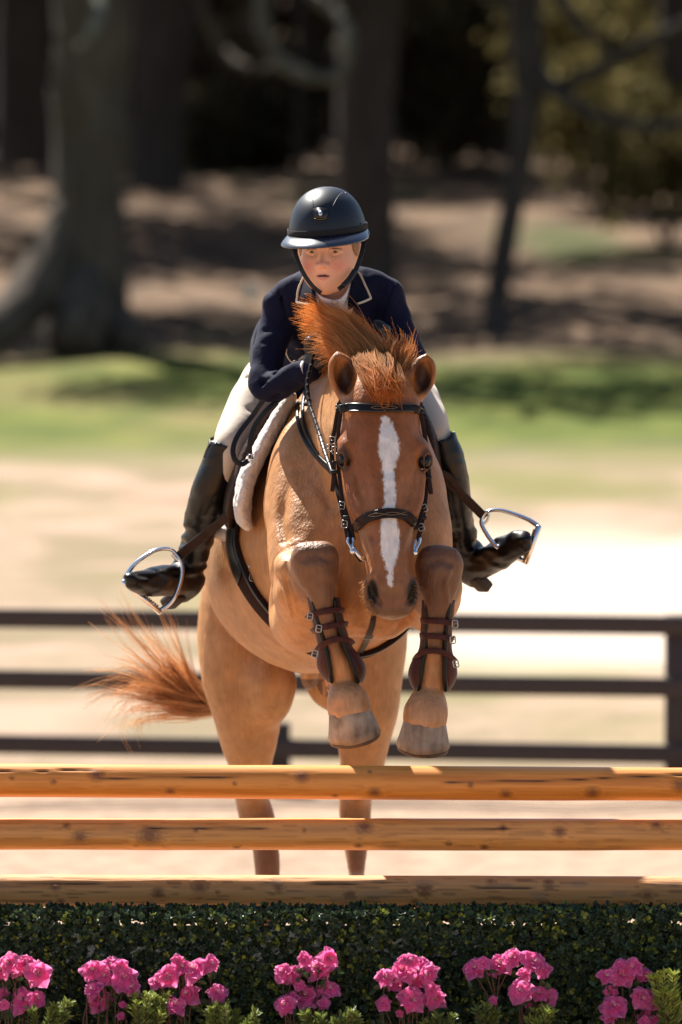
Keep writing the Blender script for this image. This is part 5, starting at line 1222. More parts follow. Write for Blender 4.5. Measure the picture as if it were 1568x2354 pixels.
for pts in ([(722, 846, .0), (690, 871, .04), (643, 888, .08), (612, 912, .10), (581, 955, .12), (549, 997, .12), (536, 1030, .11), (540, 1056, .10), (556, 1067, .10), (571, 1058, .10)],
            [(722, 856, .0), (690, 887, .05), (652, 911, .08), (615, 941, .09), (589, 974, .10), (577, 1006, .10), (574, 1033, .10), (576, 1056, .10)]):
    freestrap(pts, .0165, .004, lea_blk, 'rein', bri, nrm=(-.35, -1, .25), n=7)
buckle(578, 1050, .09, .014, .018, 80, bri, steel, .0018)
for pts in ([(870, 790, .0), (915, 850, -.06), (950, 905, -.25), (975, 960, -.38)],):
    freestrap(pts, .014, .004, lea_blk, 'rein', bri, n=6)

# ---- tendon boots on the forelegs
def tendon_boot(rows, straps, buckles, side, label):
    """rows: (px,py,Y,a,b,phi0 deg)"""
    base = P(*rows[0][:3]); t_ = empty('tendon_boot', base, label, 'horse boot', 'oxblood leather boots on the forelegs')
    R_ = catmull([[*P(r[0], r[1], r[2]), r[3], r[4], r[5]] for r in rows], 5); n = len(R_); m = 25
    def ringpt(i, phi, ex=0): return R_[i, :3] + np.array([(R_[i, 3] + ex) * math.sin(phi), -(R_[i, 4] + ex) * math.cos(phi), 0])
    V = []; 
    for ex in (0, -.005):
        for i in range(n):
            p0 = math.radians(R_[i, 5])
            for k in range(m): V.append(ringpt(i, p0 + (2 * PI - 2 * p0) * k / (m - 1), ex))
    q = []; o = n * m
    for i in range(n - 1):
        for k in range(m - 1):
            a_ = i * m + k; q.append((a_, a_ + m, a_ + m + 1, a_ + 1)); q.append((o + a_, o + a_ + 1, o + a_ + m + 1, o + a_ + m))
        a_ = i * m; q.append((a_, o + a_, o + a_ + m, a_ + m)); a_ = i * m + m - 1; q.append((a_, a_ + m, o + a_ + m, o + a_))
    for k in range(m - 1): q.append((k, k + 1, o + k + 1, o + k)); a_ = (n - 1) * m + k; q.append((a_, o + a_, o + a_ + 1, a_ + 1))
    mb = MB(); mb.add(V, np.array(q)); sh = mb.build('shell', lea_red, t_)
    for s in (1, -1):
        pts = [ringpt(i, s * math.radians(R_[i, 5] - 1), -.002) for i in range(n)]; mb = MB()
        sweep(mb, pts, circ(.0068, 10), scale=np.concatenate([[.6], np.ones(n - 2), [.6]])); mb.build('lining', M('lining_black', (.009, .008, .008), .4, spec=.25), sh)
    for pts in straps:
        mb = MB(); strap(mb, pts, .0165, .0042, .0, None, 5, sm=1); mb.build('strap', lea_red, t_)
        xs = np.array(pts)
        for f in (.3, .5, .7):
            k = int(f * (len(pts) - 1) * 5); c = catmull(xs, 5)[k]; mb = MB(); sphere(mb, P(c[0], c[1], c[2] - .003), (.0014, .001, .0014), 6, 4, zmin=-.9); mb.build('hole', lea_blk, t_)
    for b in buckles: buckle(b[0], b[1], b[2], .015, .020, b[3], t_, M('boot_buckle', (.42, .40, .38), .3, 1.0) if 'boot_buckle' not in bpy.data.materials else bpy.data.materials['boot_buckle'], .0019)
    return t_
tendon_boot([(744, 1374, -.535, .047, .046, 44), (750, 1410, -.53, .047, .048, 42), (760, 1450, -.515, .047, .05, 40), (770, 1485, -.50, .050, .054, 37), (778, 1508, -.49, .062, .060, 32), (784, 1530, -.48, .070, .066, 30), (789, 1550, -.475, .066, .064, 36), (794, 1568, -.47, .052, .058, 52)],
    [[(706, 1422, -.53), (716, 1413, -.565), (745, 1406, -.590), (775, 1402, -.575), (791, 1403, -.545)], [(717, 1452, -.51), (726, 1447, -.55), (755, 1440, -.578), (785, 1434, -.56), (799, 1435, -.53)],
     [(726, 1500, -.50), (736, 1486, -.54), (758, 1474, -.565), (782, 1469, -.563), (804, 1473, -.535), (812, 1480, -.51)]],
    [(713, 1417, -.572, -10), (733, 1445, -.568, -8), (724, 1503, -.55, -15)], -1, 'oxblood leather tendon boot on the left-hand foreleg as seen, nearer the girth badge')
tendon_boot([(1008, 1380, -.535, .048, .046, 44), (1006, 1415, -.53, .047, .048, 42), (1003, 1455, -.515, .046, .05, 40), (1001, 1492, -.50, .048, .054, 38), (997, 1518, -.49, .062, .060, 33), (995, 1545, -.48, .071, .066, 30), (994, 1568, -.475, .066, .064, 36), (993, 1588, -.47, .052, .058, 52)],
    [[(968, 1426, -.53), (978, 1427, -.57), (1005, 1428, -.590), (1035, 1431, -.57), (1046, 1433, -.545)], [(966, 1461, -.51), (975, 1462, -.555), (1003, 1463, -.578), (1032, 1467, -.56), (1042, 1470, -.53)],
     [(953, 1518, -.50), (962, 1506, -.54), (982, 1497, -.565), (1008, 1497, -.565), (1034, 1508, -.54), (1047, 1520, -.51)]],
    [(1046, 1434, -.572, 5), (1041, 1471, -.565, 5), (1048, 1526, -.55, 12)], 1, 'oxblood leather tendon boot on the right-hand foreleg as seen, under the darker knee')
# ================================================================ HAIR of the horse
def strands(name, guides, n, parent, mat, rad=.0011, jit=.010, clump=7, tipjit=.03, cols=((.42, .15, .035), (.70, .34, .10)), seg=4, lenvar=.25, curl=.006, startvar=0.0):
    g = np.array([catmull([P(*q) for q in gd], seg) for gd in guides]); k, m, _ = g.shape
    nc = max(1, n // clump); s = rng.random(nc) * (k - 1); s = np.repeat(s, clump) + rng.normal(size=nc * clump) * .05; s = np.clip(s, 0, k - 1.0001); N = len(s)
    i = s.astype(int); f = (s - i)[:, None, None]; pth = g[i] * (1 - f) + g[np.minimum(i + 1, k - 1)] * f
    t = np.linspace(0, 1, m)
    cj = np.repeat(rng.normal(size=(nc, 3)), clump, 0); cj2 = np.repeat(rng.normal(size=(nc, 3)), clump, 0)
    pth = pth + cj[:, None] * jit * (.4 + .6 * t)[None, :, None] + cj2[:, None] * tipjit * (t ** 2)[None, :, None] + rng.normal(size=(N, 1, 3)) * jit * .35 * (.3 + t)[None, :, None]
    ph = np.repeat(rng.random(nc) * 6.28, clump)[:, None]; fr = np.repeat(rng.uniform(3, 8, nc), clump)[:, None]
    w_ = np.sin(ph + fr * t[None]) * curl * t[None]; pth = pth + w_[..., None] * np.repeat(N3(rng.normal(size=(nc, 3))), clump, 0)[:, None]
    L_ = 1 - lenvar * rng.random(N)
    # shorten by re-sampling
    s0 = startvar * np.repeat(rng.random(nc), clump) * rng.uniform(.7, 1, N); tt = (s0[:, None] + t[None] * (L_ - s0)[:, None]) * (m - 1); a = np.clip(tt.astype(int), 0, m - 2); fr2 = (tt - a)[..., None]
    idx = np.arange(N)[:, None]; pth = pth[idx, a] * (1 - fr2) + pth[idx, a + 1] * fr2
    d = N3(np.gradient(pth, axis=1)); ref = np.array([0, 1.0, .2]); u = N3(np.cross(d, ref)); v = np.cross(d, u)
    r = rad * (1.0 - .75 * t ** 1.5)[None, :, None] * rng.uniform(.7, 1.3, (N, 1, 1))
    V = np.stack([pth + u * r, pth + (-.5 * u + .87 * v) * r, pth + (-.5 * u - .87 * v) * r], 2)   # N,m,3,3
    base = (np.arange(N)[:, None, None] * m + np.arange(m - 1)[None, :, None]) * 3; j = np.arange(3)[None, None]
    q = np.stack([base + j, base + (j + 1) % 3, base + 3 + (j + 1) % 3, base + 3 + j], -1).reshape(-1, 4)
    mix_ = np.clip(np.repeat(rng.random(nc), clump) * .75 + rng.random(N) * .4 - .1, 0, 1); c0, c1 = np.array(cols[0]), np.array(cols[1])
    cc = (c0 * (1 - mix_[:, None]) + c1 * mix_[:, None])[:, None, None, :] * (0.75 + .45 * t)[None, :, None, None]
    cc = np.broadcast_to(cc, V.shape).reshape(-1, 3)
    return V.reshape(-1, 3), q, cc
hair_mat = M('horse_hair', (.5, .2, .05), .5, attr='Col', spec=.18, trans=.6)
mb = MB()
A = [[(838, 790, .10), (815, 755, .08), (782, 728, .06), (740, 714, .04), (702, 712, .02)], [(850, 795, .05), (815, 768, .02), (775, 745, 0), (735, 730, -.02), (697, 716, -.03)],
     [(860, 812, 0), (822, 790, -.03), (780, 770, -.05), (745, 758, -.06), (708, 752, -.07)], [(868, 832, -.05), (835, 815, -.08), (800, 800, -.1), (768, 790, -.11), (732, 788, -.12)],
     [(872, 850, -.1), (845, 842, -.13), (815, 832, -.16), (785, 818, -.17), (752, 814, -.17)]]
D = [[(836, 890, -.40), (815, 855, -.35), (795, 822, -.27), (768, 800, -.2), (735, 800, -.14)], [(858, 888, -.42), (843, 842, -.37), (820, 800, -.27), (782, 765, -.17), (730, 735, -.1)],
     [(878, 890, -.43), (868, 842, -.38), (845, 800, -.29), (806, 765, -.17), (748, 738, -.07)], [(898, 888, -.42), (888, 842, -.37), (862, 800, -.29), (826, 762, -.18), (772, 724, -.08)]]
B = [[(790, 768, -.16), (812, 800, -.28), (830, 838, -.40), (852, 870, -.475), (872, 896, -.51)], [(815, 760, -.16), (836, 800, -.30), (852, 842, -.42), (870, 880, -.50), (882, 908, -.52)],
     [(845, 765, -.18), (862, 810, -.32), (872, 850, -.44), (882, 886, -.51), (888, 916, -.525)], [(872, 780, -.22), (886, 820, -.36), (890, 856, -.45), (894, 886, -.51), (895, 910, -.52)],
     [(895, 800, -.28), (904, 838, -.38), (908, 865, -.46), (906, 885, -.50), (905, 900, -.51)]]
Cg = [[(872, 868, -.36), (880, 835, -.36), (884, 805, -.33), (880, 778, -.3), (872, 760, -.28)], [(892, 872, -.38), (905, 842, -.37), (911, 812, -.34), (910, 788, -.32), (902, 770, -.30)],
      [(902, 878, -.38), (918, 858, -.38), (926, 835, -.36), (930, 815, -.34), (925, 795, -.32)], [(908, 882, -.38), (926, 864, -.38), (936, 846, -.36), (944, 830, -.35), (953, 816, -.34)]]
for g_, n, j, tj, lv in ((A, 4200, .013, .015, .42), (D, 5600, .015, .018, .48), (B, 2600, .012, .010, .25), (Cg, 420, .012, .022, .45)):
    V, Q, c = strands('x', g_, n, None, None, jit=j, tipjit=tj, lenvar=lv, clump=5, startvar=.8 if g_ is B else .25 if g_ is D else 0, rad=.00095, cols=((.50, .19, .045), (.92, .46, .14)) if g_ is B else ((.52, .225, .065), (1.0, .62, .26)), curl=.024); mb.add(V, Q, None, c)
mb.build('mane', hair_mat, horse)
# braided / lying mane base along the crest, and the bridle path
mb = MB()
E = [[(842, 880, -.33), (822, 868, -.26), (806, 862, -.15), (796, 858, -.05)], [(800, 850, .0), (780, 846, .05), (762, 845, .08), (748, 850, .10)], [(790, 842, .15), (770, 838, .2), (750, 842, .24), (735, 852, .26)]]
V, Q, c = strands('x', E, 700, None, None, jit=.012, tipjit=.012, cols=((.5, .2, .05), (.85, .45, .16))); mb.add(V, Q, None, c); mb.build('mane_base', hair_mat, horse)
mb = MB()
Tg = [[(660, 1180, 1.86), (640, 1400, 2.0), (560, 1560, 1.95), (470, 1590, 1.85), (440, 1530, 1.8), (430, 1465, 1.78), (424, 1405, 1.77)],
      [(665, 1180, 1.86), (640, 1400, 2.0), (560, 1570, 1.95), (462, 1598, 1.85), (400, 1545, 1.8), (340, 1475, 1.78), (290, 1408, 1.77)],
      [(670, 1180, 1.86), (640, 1400, 2.0), (560, 1575, 1.95), (458, 1605, 1.85), (390, 1560, 1.8), (318, 1505, 1.78), (268, 1430, 1.77)],
      [(670, 1180, 1.86), (645, 1400, 2.0), (560, 1580, 1.95), (455, 1610, 1.85), (380, 1582, 1.8), (300, 1555, 1.78), (228, 1570, 1.77)],
      [(675, 1180, 1.86), (645, 1400, 2.0), (560, 1585, 1.95), (458, 1614, 1.85), (385, 1598, 1.8), (305, 1590, 1.78), (248, 1622, 1.77)],
      [(680, 1180, 1.86), (645, 1400, 2.0), (565, 1590, 1.95), (462, 1622, 1.85), (390, 1612, 1.8), (310, 1612, 1.78), (272, 1665, 1.77)],
      [(685, 1180, 1.86), (650, 1400, 2.0), (565, 1595, 1.95), (470, 1632, 1.85), (405, 1634, 1.8), (330, 1640, 1.78), (318, 1690, 1.77)]]
Tg[6] = Tg[6][:-2] + [(322, 1650, 1.78), (362, 1702, 1.77)]
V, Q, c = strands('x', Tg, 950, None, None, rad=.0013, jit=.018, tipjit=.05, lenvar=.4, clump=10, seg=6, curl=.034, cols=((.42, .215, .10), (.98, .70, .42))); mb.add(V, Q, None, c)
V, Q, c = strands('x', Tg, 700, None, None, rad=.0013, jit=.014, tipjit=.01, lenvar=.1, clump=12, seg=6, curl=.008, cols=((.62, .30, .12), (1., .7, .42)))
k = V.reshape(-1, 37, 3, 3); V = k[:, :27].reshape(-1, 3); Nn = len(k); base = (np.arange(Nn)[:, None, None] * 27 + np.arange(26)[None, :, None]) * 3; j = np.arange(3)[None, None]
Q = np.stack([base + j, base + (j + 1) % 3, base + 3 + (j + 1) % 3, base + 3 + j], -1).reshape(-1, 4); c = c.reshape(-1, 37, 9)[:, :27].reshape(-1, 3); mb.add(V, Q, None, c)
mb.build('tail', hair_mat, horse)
# whiskers and fetlock tuft
mb = MB()
for k in range(70):
    y = rng.uniform(1335, 1412); x = np.interp(y, [1335, 1360, 1390, 1412], [842, 848, 856, 868]) + rng.uniform(-2, 3); s_, n_ = surf(x + 3, y, 0, HB, -.65)
    d = N3([-1, -.15, rng.uniform(-.5, .45)]); l = rng.uniform(.012, .036); mid = s_ + d * l * .5 + [0, 0, rng.uniform(-.003, .004)]
    sweep(mb, [s_, mid, s_ + d * l + [0, 0, -.006]], circ(.0006, 3), c=(.62, .38, .18))
mb.build('whiskers', hair_mat, horse)
mb = MB()
for k in range(20):
    y = rng.uniform(1345, 1400); x = 952 - (y - 1345) * .25; s_, n_ = surf(x - 3, y, 0, HB, -.65); d = N3([1, -.15, rng.uniform(-.6, .3)]); l = rng.uniform(.012, .03)
    sweep(mb, [s_, s_ + d * l * .5, s_ + d * l + [0, 0, -.005]], circ(.0006, 3), c=(.5, .3, .15))
mb.build('whiskers', hair_mat, horse)
mb = MB()
for k in range(60):
    s_ = P(757 + rng.uniform(-3, 8), 1585 + rng.uniform(-14, 18), -.45 + rng.uniform(-.02, .02)); d = N3([-1, .2, rng.uniform(-1.2, .2)]); l = rng.uniform(.008, .018)
    sweep(mb, [s_, s_ + d * l * .5, s_ + d * l], circ(.0009, 3), c=(.6, .38, .22))
mb.build('fetlock_tuft', hair_mat, horse)
# ================================================================ JUMP
pole_mat = M('pole_varnished', (.5, .25, .08), .42, attr='Col', bump=(90, .35, .002, (.06, 1, 1)), spec=.45, coat=.12)
pole_mat2 = M('pole_weathered', (.5, .25, .08), .6, attr='Col', bump=(80, .7, .003, (.10, 1, 1)), spec=.4)
def pole(yl, yr, rpx, Y, knots, cracks, light, dark, mat, label, seedv, rough):
    xl, xr = P(-1000, 0, Y)[0], P(2568, 0, Y)[0]; n = 900; m = 56; xs = np.linspace(-1.9, 1.9, n); sc = FPX / (Y + 20)
    zc = lambda x: CAMZ - ((yl + (yr - yl) * ((x * sc + 784) / 1568)) - 831) / sc
    R = rpx / sc; al = np.arange(m) * 2 * PI / m                           # 0 = towards camera, up positive
    X, A = np.meshgrid(xs, al, indexing='ij'); pos = np.stack([X, -np.cos(A) * R, np.sin(A) * R], -1)
    arc = A.copy(); arc[arc > PI] -= 2 * PI; S_ = arc * R
    K = []
    for kx, ky, kr in knots:
        x = (kx - 784) / sc; yc = yl + (yr - yl) * kx / 1568; a = math.asin(max(-.95, min(.95, (yc - ky) / rpx))); K.append((x, a * R, kr / sc))
    W = S_.copy(); kn = np.zeros_like(X); ring = np.zeros_like(X); bumpd = np.zeros_like(X)
    for x, s, r in K:
        dx = (X - x) / (r * 3.2); ds = S_ - s; e = np.exp(-dx ** 2); W = W + np.sign(ds) * e * r * .9 * np.exp(-np.abs(ds) / (r * 3)) * -1
        d = np.hypot((X - x) / 1.15, ds) / r; kn = np.maximum(kn, smooth01(d, 1.15, .75)); ring = np.maximum(ring, np.exp(-((d - 1.25) / .25) ** 2) + .5 * np.exp(-((d - 1.8) / .35) ** 2)); bumpd += np.exp(-(d / 1.6) ** 2) * .0016
    gp = np.stack([X * 1.1 + seedv, W * 150, 0 * X + seedv * 3], -1); g1 = vnoise(gp, 1.0); g2 = vnoise(np.stack([X * 3 + seedv, W * 420, 0 * X], -1), 1.0); g3 = vnoise(np.stack([X * 2.2 + 9 + seedv, np.cos(A) * 1.2, np.sin(A) * 1.2], -1), 1.3)
    g4 = vnoise(np.stack([X * 14 + seedv, W * 500, 0 * X + 5], -1), 1.0)
    t = np.clip(.45 * g1 + .3 * g2 + .25 * g4, 0, 1); t = smooth01(t, .30, .72)
    c = np.array(light) * (1 - t[..., None] * .6) + np.array(dark) * t[..., None] * .6
    c = c * (0.80 + .4 * g3[..., None])
    wz = smooth01(g3, .6, .85)[..., None] * rough * .35; c = c * (1 - wz) + np.array([.40, .24, .13]) * wz
    fine = smooth01(g4, .72, .85)[..., None] * rough; c = c * (1 - .4 * fine)
    c = c * (1 - .45 * np.clip(ring, 0, 1)[..., None]); kc = np.array([.20, .065, .025]); c = c * (1 - kn[..., None] * .85) + kc * kn[..., None] * .85
    st = smooth01(vnoise(np.stack([X * 9 + seedv * 7, W * 40, 0 * X], -1), 1.0), .80, .86)[..., None] * .35 * rough; c = c * (1 - st) + np.array([.20, .14, .10]) * st
    disp = bumpd - .0012 * t * (rough + .3) + (g3 - .5) * .004
    for x0, y0, x1, y1 in cracks:
        xx = (X * sc + 784); f = np.clip((xx - x0) / (x1 - x0), 0, 1); inn = smooth01(xx, x0 - 8, x0 + 25) * smooth01(xx, x1 + 8, x1 - 25)
        ys = y0 + (y1 - y0) * f + (vnoise(np.stack([X * 9, 0 * X, 0 * X + x0], -1), 1) - .5) * 5; yc = yl + (yr - yl) * xx / 1568
        a = np.arcsin(np.clip((yc - ys) / rpx, -.97, .97)) * R; k = np.exp(-((S_ - a) / .0016) ** 2) * inn; k2 = np.exp(-((S_ - a) / .006) ** 2) * inn * .4
        c = c * (1 - .92 * k[..., None]) * (1 - .6 * k2[..., None]); disp -= .004 * k
    rr = R + disp; V = np.stack([X, Y - np.cos(A) * rr, zc(X) + np.sin(A) * rr], -1).reshape(-1, 3)
    i = np.arange(n - 1)[:, None] * m; j = np.arange(m)[None]; q = np.stack([i + j, i + (j + 1) % m, i + m + (j + 1) % m, i + m + j], -1).reshape(-1, 4)[:, ::-1]
    V = np.vstack([V, [xs[0], Y, zc(xs[0])], [xs[-1], Y, zc(xs[-1])]]); jj = np.arange(m); k = n * m
    tr = np.vstack([np.stack([np.full(m, k), jj, (jj + 1) % m], 1), np.stack([np.full(m, k + 1), (n - 1) * m + (jj + 1) % m, (n - 1) * m + jj], 1)])
    col = np.vstack([c.reshape(-1, 3), [.5, .35, .2], [.5, .35, .2]])
    o = mesh_obj('jump_pole', V, [q, tr], mat, None, True, col); tag(o, label, 'pole', 'three log poles of the jump')
pole(1795, 1804, 38.5, -.70, [(223, 1779, 9), (124, 1796, 4), (392, 1818, 6), (28, 1788, 3), (694, 1783, 9), (861, 1821, 8), (850, 1773, 3), (1082, 1804, 4), (1163, 1825, 7), (1362, 1822, 9), (1561, 1805, 9), (540, 1800, 3), (770, 1830, 4)],
     [(-200, 1776, 225, 1769), (205, 1792, 560, 1781), (1010, 1798, 1750, 1776)], (.82, .31, .055), (.58, .18, .022), pole_mat, 'topmost pole, glossy orange varnish with long dark cracks', 1.3, .15)
pole(1918, 1920, 37.0, -.70, [(153, 1896, 5), (184, 1922, 8), (344, 1921, 13), (544, 1948, 4), (838, 1900, 10), (824, 1944, 5), (1156, 1902, 5), (1286, 1911, 7), (1509, 1895, 7), (1032, 1939, 4), (1113, 1947, 5), (700, 1908, 3), (450, 1908, 3)],
     [(330, 1903, 620, 1900), (980, 1905, 1180, 1903)], (.80, .36, .10), (.56, .215, .045), pole_mat, 'middle pole, honey-coloured with a large ringed knot left of the hind leg', 5.1, .5)
pole(2049, 2054, 38.0, -.70, [(128, 2037, 6), (140, 2072, 5), (364, 2050, 7), (500, 2049, 3), (459, 2037, 9), (806, 2054, 5), (976, 2045, 8), (1127, 2026, 5), (1261, 2028, 6), (1488, 2056, 7), (954, 2072, 5), (640, 2040, 5), (1248, 2075, 6)],
     [(30, 2030, 240, 2027), (700, 2032, 900, 2030), (1080, 2040, 1230, 2042)], (.66, .31, .105), (.43, .185, .055), pole_mat2, 'lowest pole, rough weathered brown wood just above the hedge', 9.7, 1.0)
# ---- hedge box
hed = empty('artificial_hedge', (0, -.88, 0), 'long clipped dark green boxwood hedge filling the front of the jump', 'hedge')
hl = M('boxwood_leaf', (.03, .05, .02), .42, attr='Col', spec=.3, trans=.2)
HT0 = .672; HY0, HY1 = -1.0, -.76
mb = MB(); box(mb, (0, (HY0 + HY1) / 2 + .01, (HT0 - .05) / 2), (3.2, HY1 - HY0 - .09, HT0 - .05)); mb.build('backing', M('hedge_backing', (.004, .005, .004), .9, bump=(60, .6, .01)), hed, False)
def leaves(base, dirn, ln, wd, fold=.25, up=None):
    n = len(base); d = N3(dirn); s = N3(np.cross(d, rng.normal(size=(n, 3)) if up is None else up)); nn = np.cross(d, s); ln = np.asarray(ln)[:, None]; wd = np.asarray(wd)[:, None]
    b = base; pts = [b, b + d * ln * .35 + s * wd * .5 + nn * wd * fold, b + d * ln * .78 + s * wd * .42 + nn * wd * fold * .8, b + d * ln, b + d * ln * .78 - s * wd * .42 + nn * wd * fold * .8, b + d * ln * .35 - s * wd * .5 + nn * wd * fold]
    V = np.stack(pts, 1).reshape(-1, 3); k = np.arange(n)[:, None] * 6; q = np.concatenate([k + [0, 1, 2, 3], k + [0, 3, 4, 5]]); return V, q
def shoots(n, lo, hi, nrm, mb, depth=.03, dens=None):
    c = rng.uniform(np.minimum(lo, hi), np.maximum(lo, hi), (n, 3)); nrm = np.array(nrm, float); c = c + nrm * (rng.random((n, 1)) ** 1.5 * -depth + rng.normal(size=(n, 1)) * .004 + .004)
    if dens: keep = vnoise(c, 9) > dens; c = c[keep]
    n = len(c); L5 = 6; b = np.repeat(c, L5, 0); ax = np.repeat(N3(nrm + rng.normal(size=(n, 3)) * .45 + [0, 0, .25]), L5, 0)
    a = np.tile(np.arange(L5) * 2 * PI / L5 * 1.3, n) + np.repeat(rng.random(n) * 6.28, L5); t1 = N3(np.cross(ax, [0.31, .2, .93])); t2 = np.cross(ax, t1)
    rad = np.tile(np.array([1, 1, .9, .8, .5, .4]), n)[:, None]; d = N3(ax * (1.15 - rad) + (t1 * np.cos(a)[:, None] + t2 * np.sin(a)[:, None]) * rad)
    ln = rng.uniform(.0105, .0170, n * L5); V, q = leaves(b + ax * (1 - rad) * .009, d, ln, ln * .80, .22, ax)
    cc = np.array([.036, .058, .028]) * rng.uniform(.5, 2.0, (n * L5, 1)); new = np.repeat(rng.random(n) < .22, L5) & np.tile(np.array([0, 0, 0, 1, 1, 1], bool), n); cc[new] = np.array([.20, .24, .04]) * rng.uniform(.5, 1.3, (new.sum(), 1)); vy = rng.random(n * L5) < .012; cc[vy] = [.4, .42, .06]
    c6 = np.repeat(cc, 6, 0); mb.add(V, q, None, c6)
mb = MB()
shoots(8200, (-1.32, HY0, .30), (1.32, HY0, HT0 - .005), (0, -1, 0), mb, .035)
shoots(1600, (-1.35, HY0, .02), (1.35, HY0, .31), (0, -1, 0), mb, .03)
shoots(3600, (-1.32, HY0, HT0 - .008), (1.32, HY1, HT0 - .008), (0, 0, 1), mb, .02)
for s in (-1, 1): shoots(400, (s * 1.6, HY0, .02), (s * 1.6, HY1, HT0 - .01), (s, 0, 0), mb, .02)
for s in (-1, 1):
    shoots(700, (1.32 * s, HY0, .02), (1.6 * s, HY0, HT0), (0, -1, 0), mb, .03); shoots(250, (1.32 * s, HY0, HT0 - .01), (1.6 * s, HY1, HT0 - .01), (0, 0, 1), mb, .02)
shoots(1500, (-1.6, HY1, .02), (1.6, HY1, HT0), (0, 1, 0), mb, .02)
mb.build('foliage', hl, hed, False)
# ---- azaleas
pet = M('petal_pink', (.8, .1, .35), .55, attr='Col', trans=.5, spec=.15)
azl = M('azalea_leaf', (.04, .08, .02), .35, noise=(60, .6, (.07, .11, .03)), trans=.2)
stem_m = M('azalea_stem', (.10, .045, .03), .7)
def flower(c, r, par, r_=rng, shade=1.0):
    c = np.asarray(c); ax = N3([r_.uniform(-.55, .55), -1.0, r_.uniform(.1, .9)]); t1 = N3(np.cross(ax, [.2, .1, 1])); t2 = np.cross(ax, t1); mb = MB(); g = 7
    for layer, (np_, rr, tilt) in enumerate(((5, 1.05, .0), (5, .82, .22), (3, .50, .75))):
        for k in range(np_):
            a = 2 * PI * k / np_ + layer * .6 + r_.uniform(-.2, .2); L_ = r * rr * r_.uniform(.85, 1.15); W_ = L_ * r_.uniform(.85, 1.15); tl = tilt + r_.uniform(-.25, .25)
            rad = t1 * math.cos(a) + t2 * math.sin(a); tan = -t1 * math.sin(a) + t2 * math.cos(a)
            U, Wv = np.meshgrid(np.linspace(0, 1, g), np.linspace(-1, 1, g), indexing='ij')
            wprof = np.sin(np.clip(U * .86 + .10, 0, 1) * PI) ** .55; U2 = U - .12 * np.abs(Wv) ** 2 * U; ruff = np.sin(Wv * r_.uniform(4, 7) + r_.uniform(0, 6)) * .15 * U ** 2 + .06 * np.sin(U * 6 + k)
            h = U * math.sin(tl) + .18 * Wv ** 2 * U + ruff - .25 * U ** 3 * math.cos(tl)
            V = c + (rad * (U2 * math.cos(tl * .8))[..., None] + ax * h[..., None]) * L_ + tan * (Wv * wprof * .5)[..., None] * W_
            i = np.arange(g - 1)[:, None] * g; j = np.arange(g - 1)[None]; q = np.stack([i + j, i + j + 1, i + g + j + 1, i + g + j], -1).reshape(-1, 4)
            base = np.array([.93, .13, .43]) * r_.uniform(.75, 1.1); edge = np.array([.99, .45, .70]); tt = (U ** 2)[..., None] * .6; cc = base * (1 - tt) + edge * tt; cc = cc * (1 - .18 * (np.abs(Wv) < .12)[..., None] * (1 - U[..., None]))
            mb.add(V.reshape(-1, 3), q, None, np.clip(cc, 0, .95).reshape(-1, 3))
    fl = mb.build('flower', pet, par)
    if r > .026:
        m2 = MB()
        for k in range(7):
            d = N3(ax + (t1 * r_.normal() + t2 * r_.normal()) * .22); sweep(m2, [c + ax * .002, c + d * r * .55], circ(.0006, 4))
        m2.build('stamens', M('stamen', (.7, .55, .45), .6) if 'stamen' not in bpy.data.materials else bpy.data.materials['stamen'], fl)
AZ = [("leftmost azalea, cut by the left edge, bright pink blooms in two tiers", [(22, 2214, 26), (60, 2216, 24), (88, 2240, 30), (52, 2300, 30), (85, 2296, 22), (8, 2285, 16), (2, 2232, 24), (10, 2310, 12), (40, 2228, 20)]),
      ("second azalea from the left, a broad pink head over two lower blooms and orange buds", [(213, 2232, 26), (258, 2224, 26), (285, 2250, 32), (304, 2272, 20), (215, 2276, 22), (230, 2302, 26), (240, 2246, 22), (275, 2222, 18), (283, 2310, 9), (277, 2336, 9)]),
      ("third azalea from the left, wide and loose with one bloom hanging out to its right", [(362, 2258, 20), (388, 2245, 28), (420, 2225, 20), (450, 2228, 32), (486, 2216, 20), (433, 2285, 26), (402, 2312, 26), (388, 2300, 16), (500, 2283, 26), (408, 2210, 16)]),
      ("fourth azalea from the left, with one large open bloom and a bud below", [(650, 2235, 22), (670, 2240, 24), (700, 2208, 18), (732, 2225, 34), (757, 2203, 22), (705, 2290, 28), (655, 2312, 24), (668, 2298, 20), (757, 2275, 24), (740, 2282, 12), (745, 2308, 14), (690, 2266, 14)]),
      ("fifth azalea from the left, dense dome of pink blooms with three flowers below", [(884, 2248, 22), (925, 2232, 28), (945, 2210, 20), (985, 2240, 24), (905, 2262, 20), (960, 2250, 24), (882, 2308, 18), (948, 2300, 30), (1000, 2296, 26), (968, 2214, 18), (918, 2330, 9), (992, 2278, 18), (930, 2205, 14)]),
      ("sixth azalea from the left, wide flat crown of blooms over bare stems", [(1092, 2228, 26), (1150, 2218, 28), (1178, 2203, 24), (1225, 2212, 30), (1250, 2232, 18), (1130, 2230, 18), (1197, 2278, 30), (1260, 2294, 24), (1240, 2284, 20), (1205, 2238, 16), (1133, 2300, 10), (1214, 2310, 8), (1112, 2216, 16)]),
      ("rightmost azalea, beside the yellow-green sprig at the right edge", [(1392, 2245, 20), (1430, 2242, 30), (1458, 2225, 22), (1478, 2240, 20), (1412, 2315, 32), (1475, 2294, 26), (1518, 2300, 24), (1495, 2342, 24), (1566, 2325, 20), (1405, 2280, 18), (1398, 2340, 16), (1425, 2218, 14), (1482, 2350, 14)])]
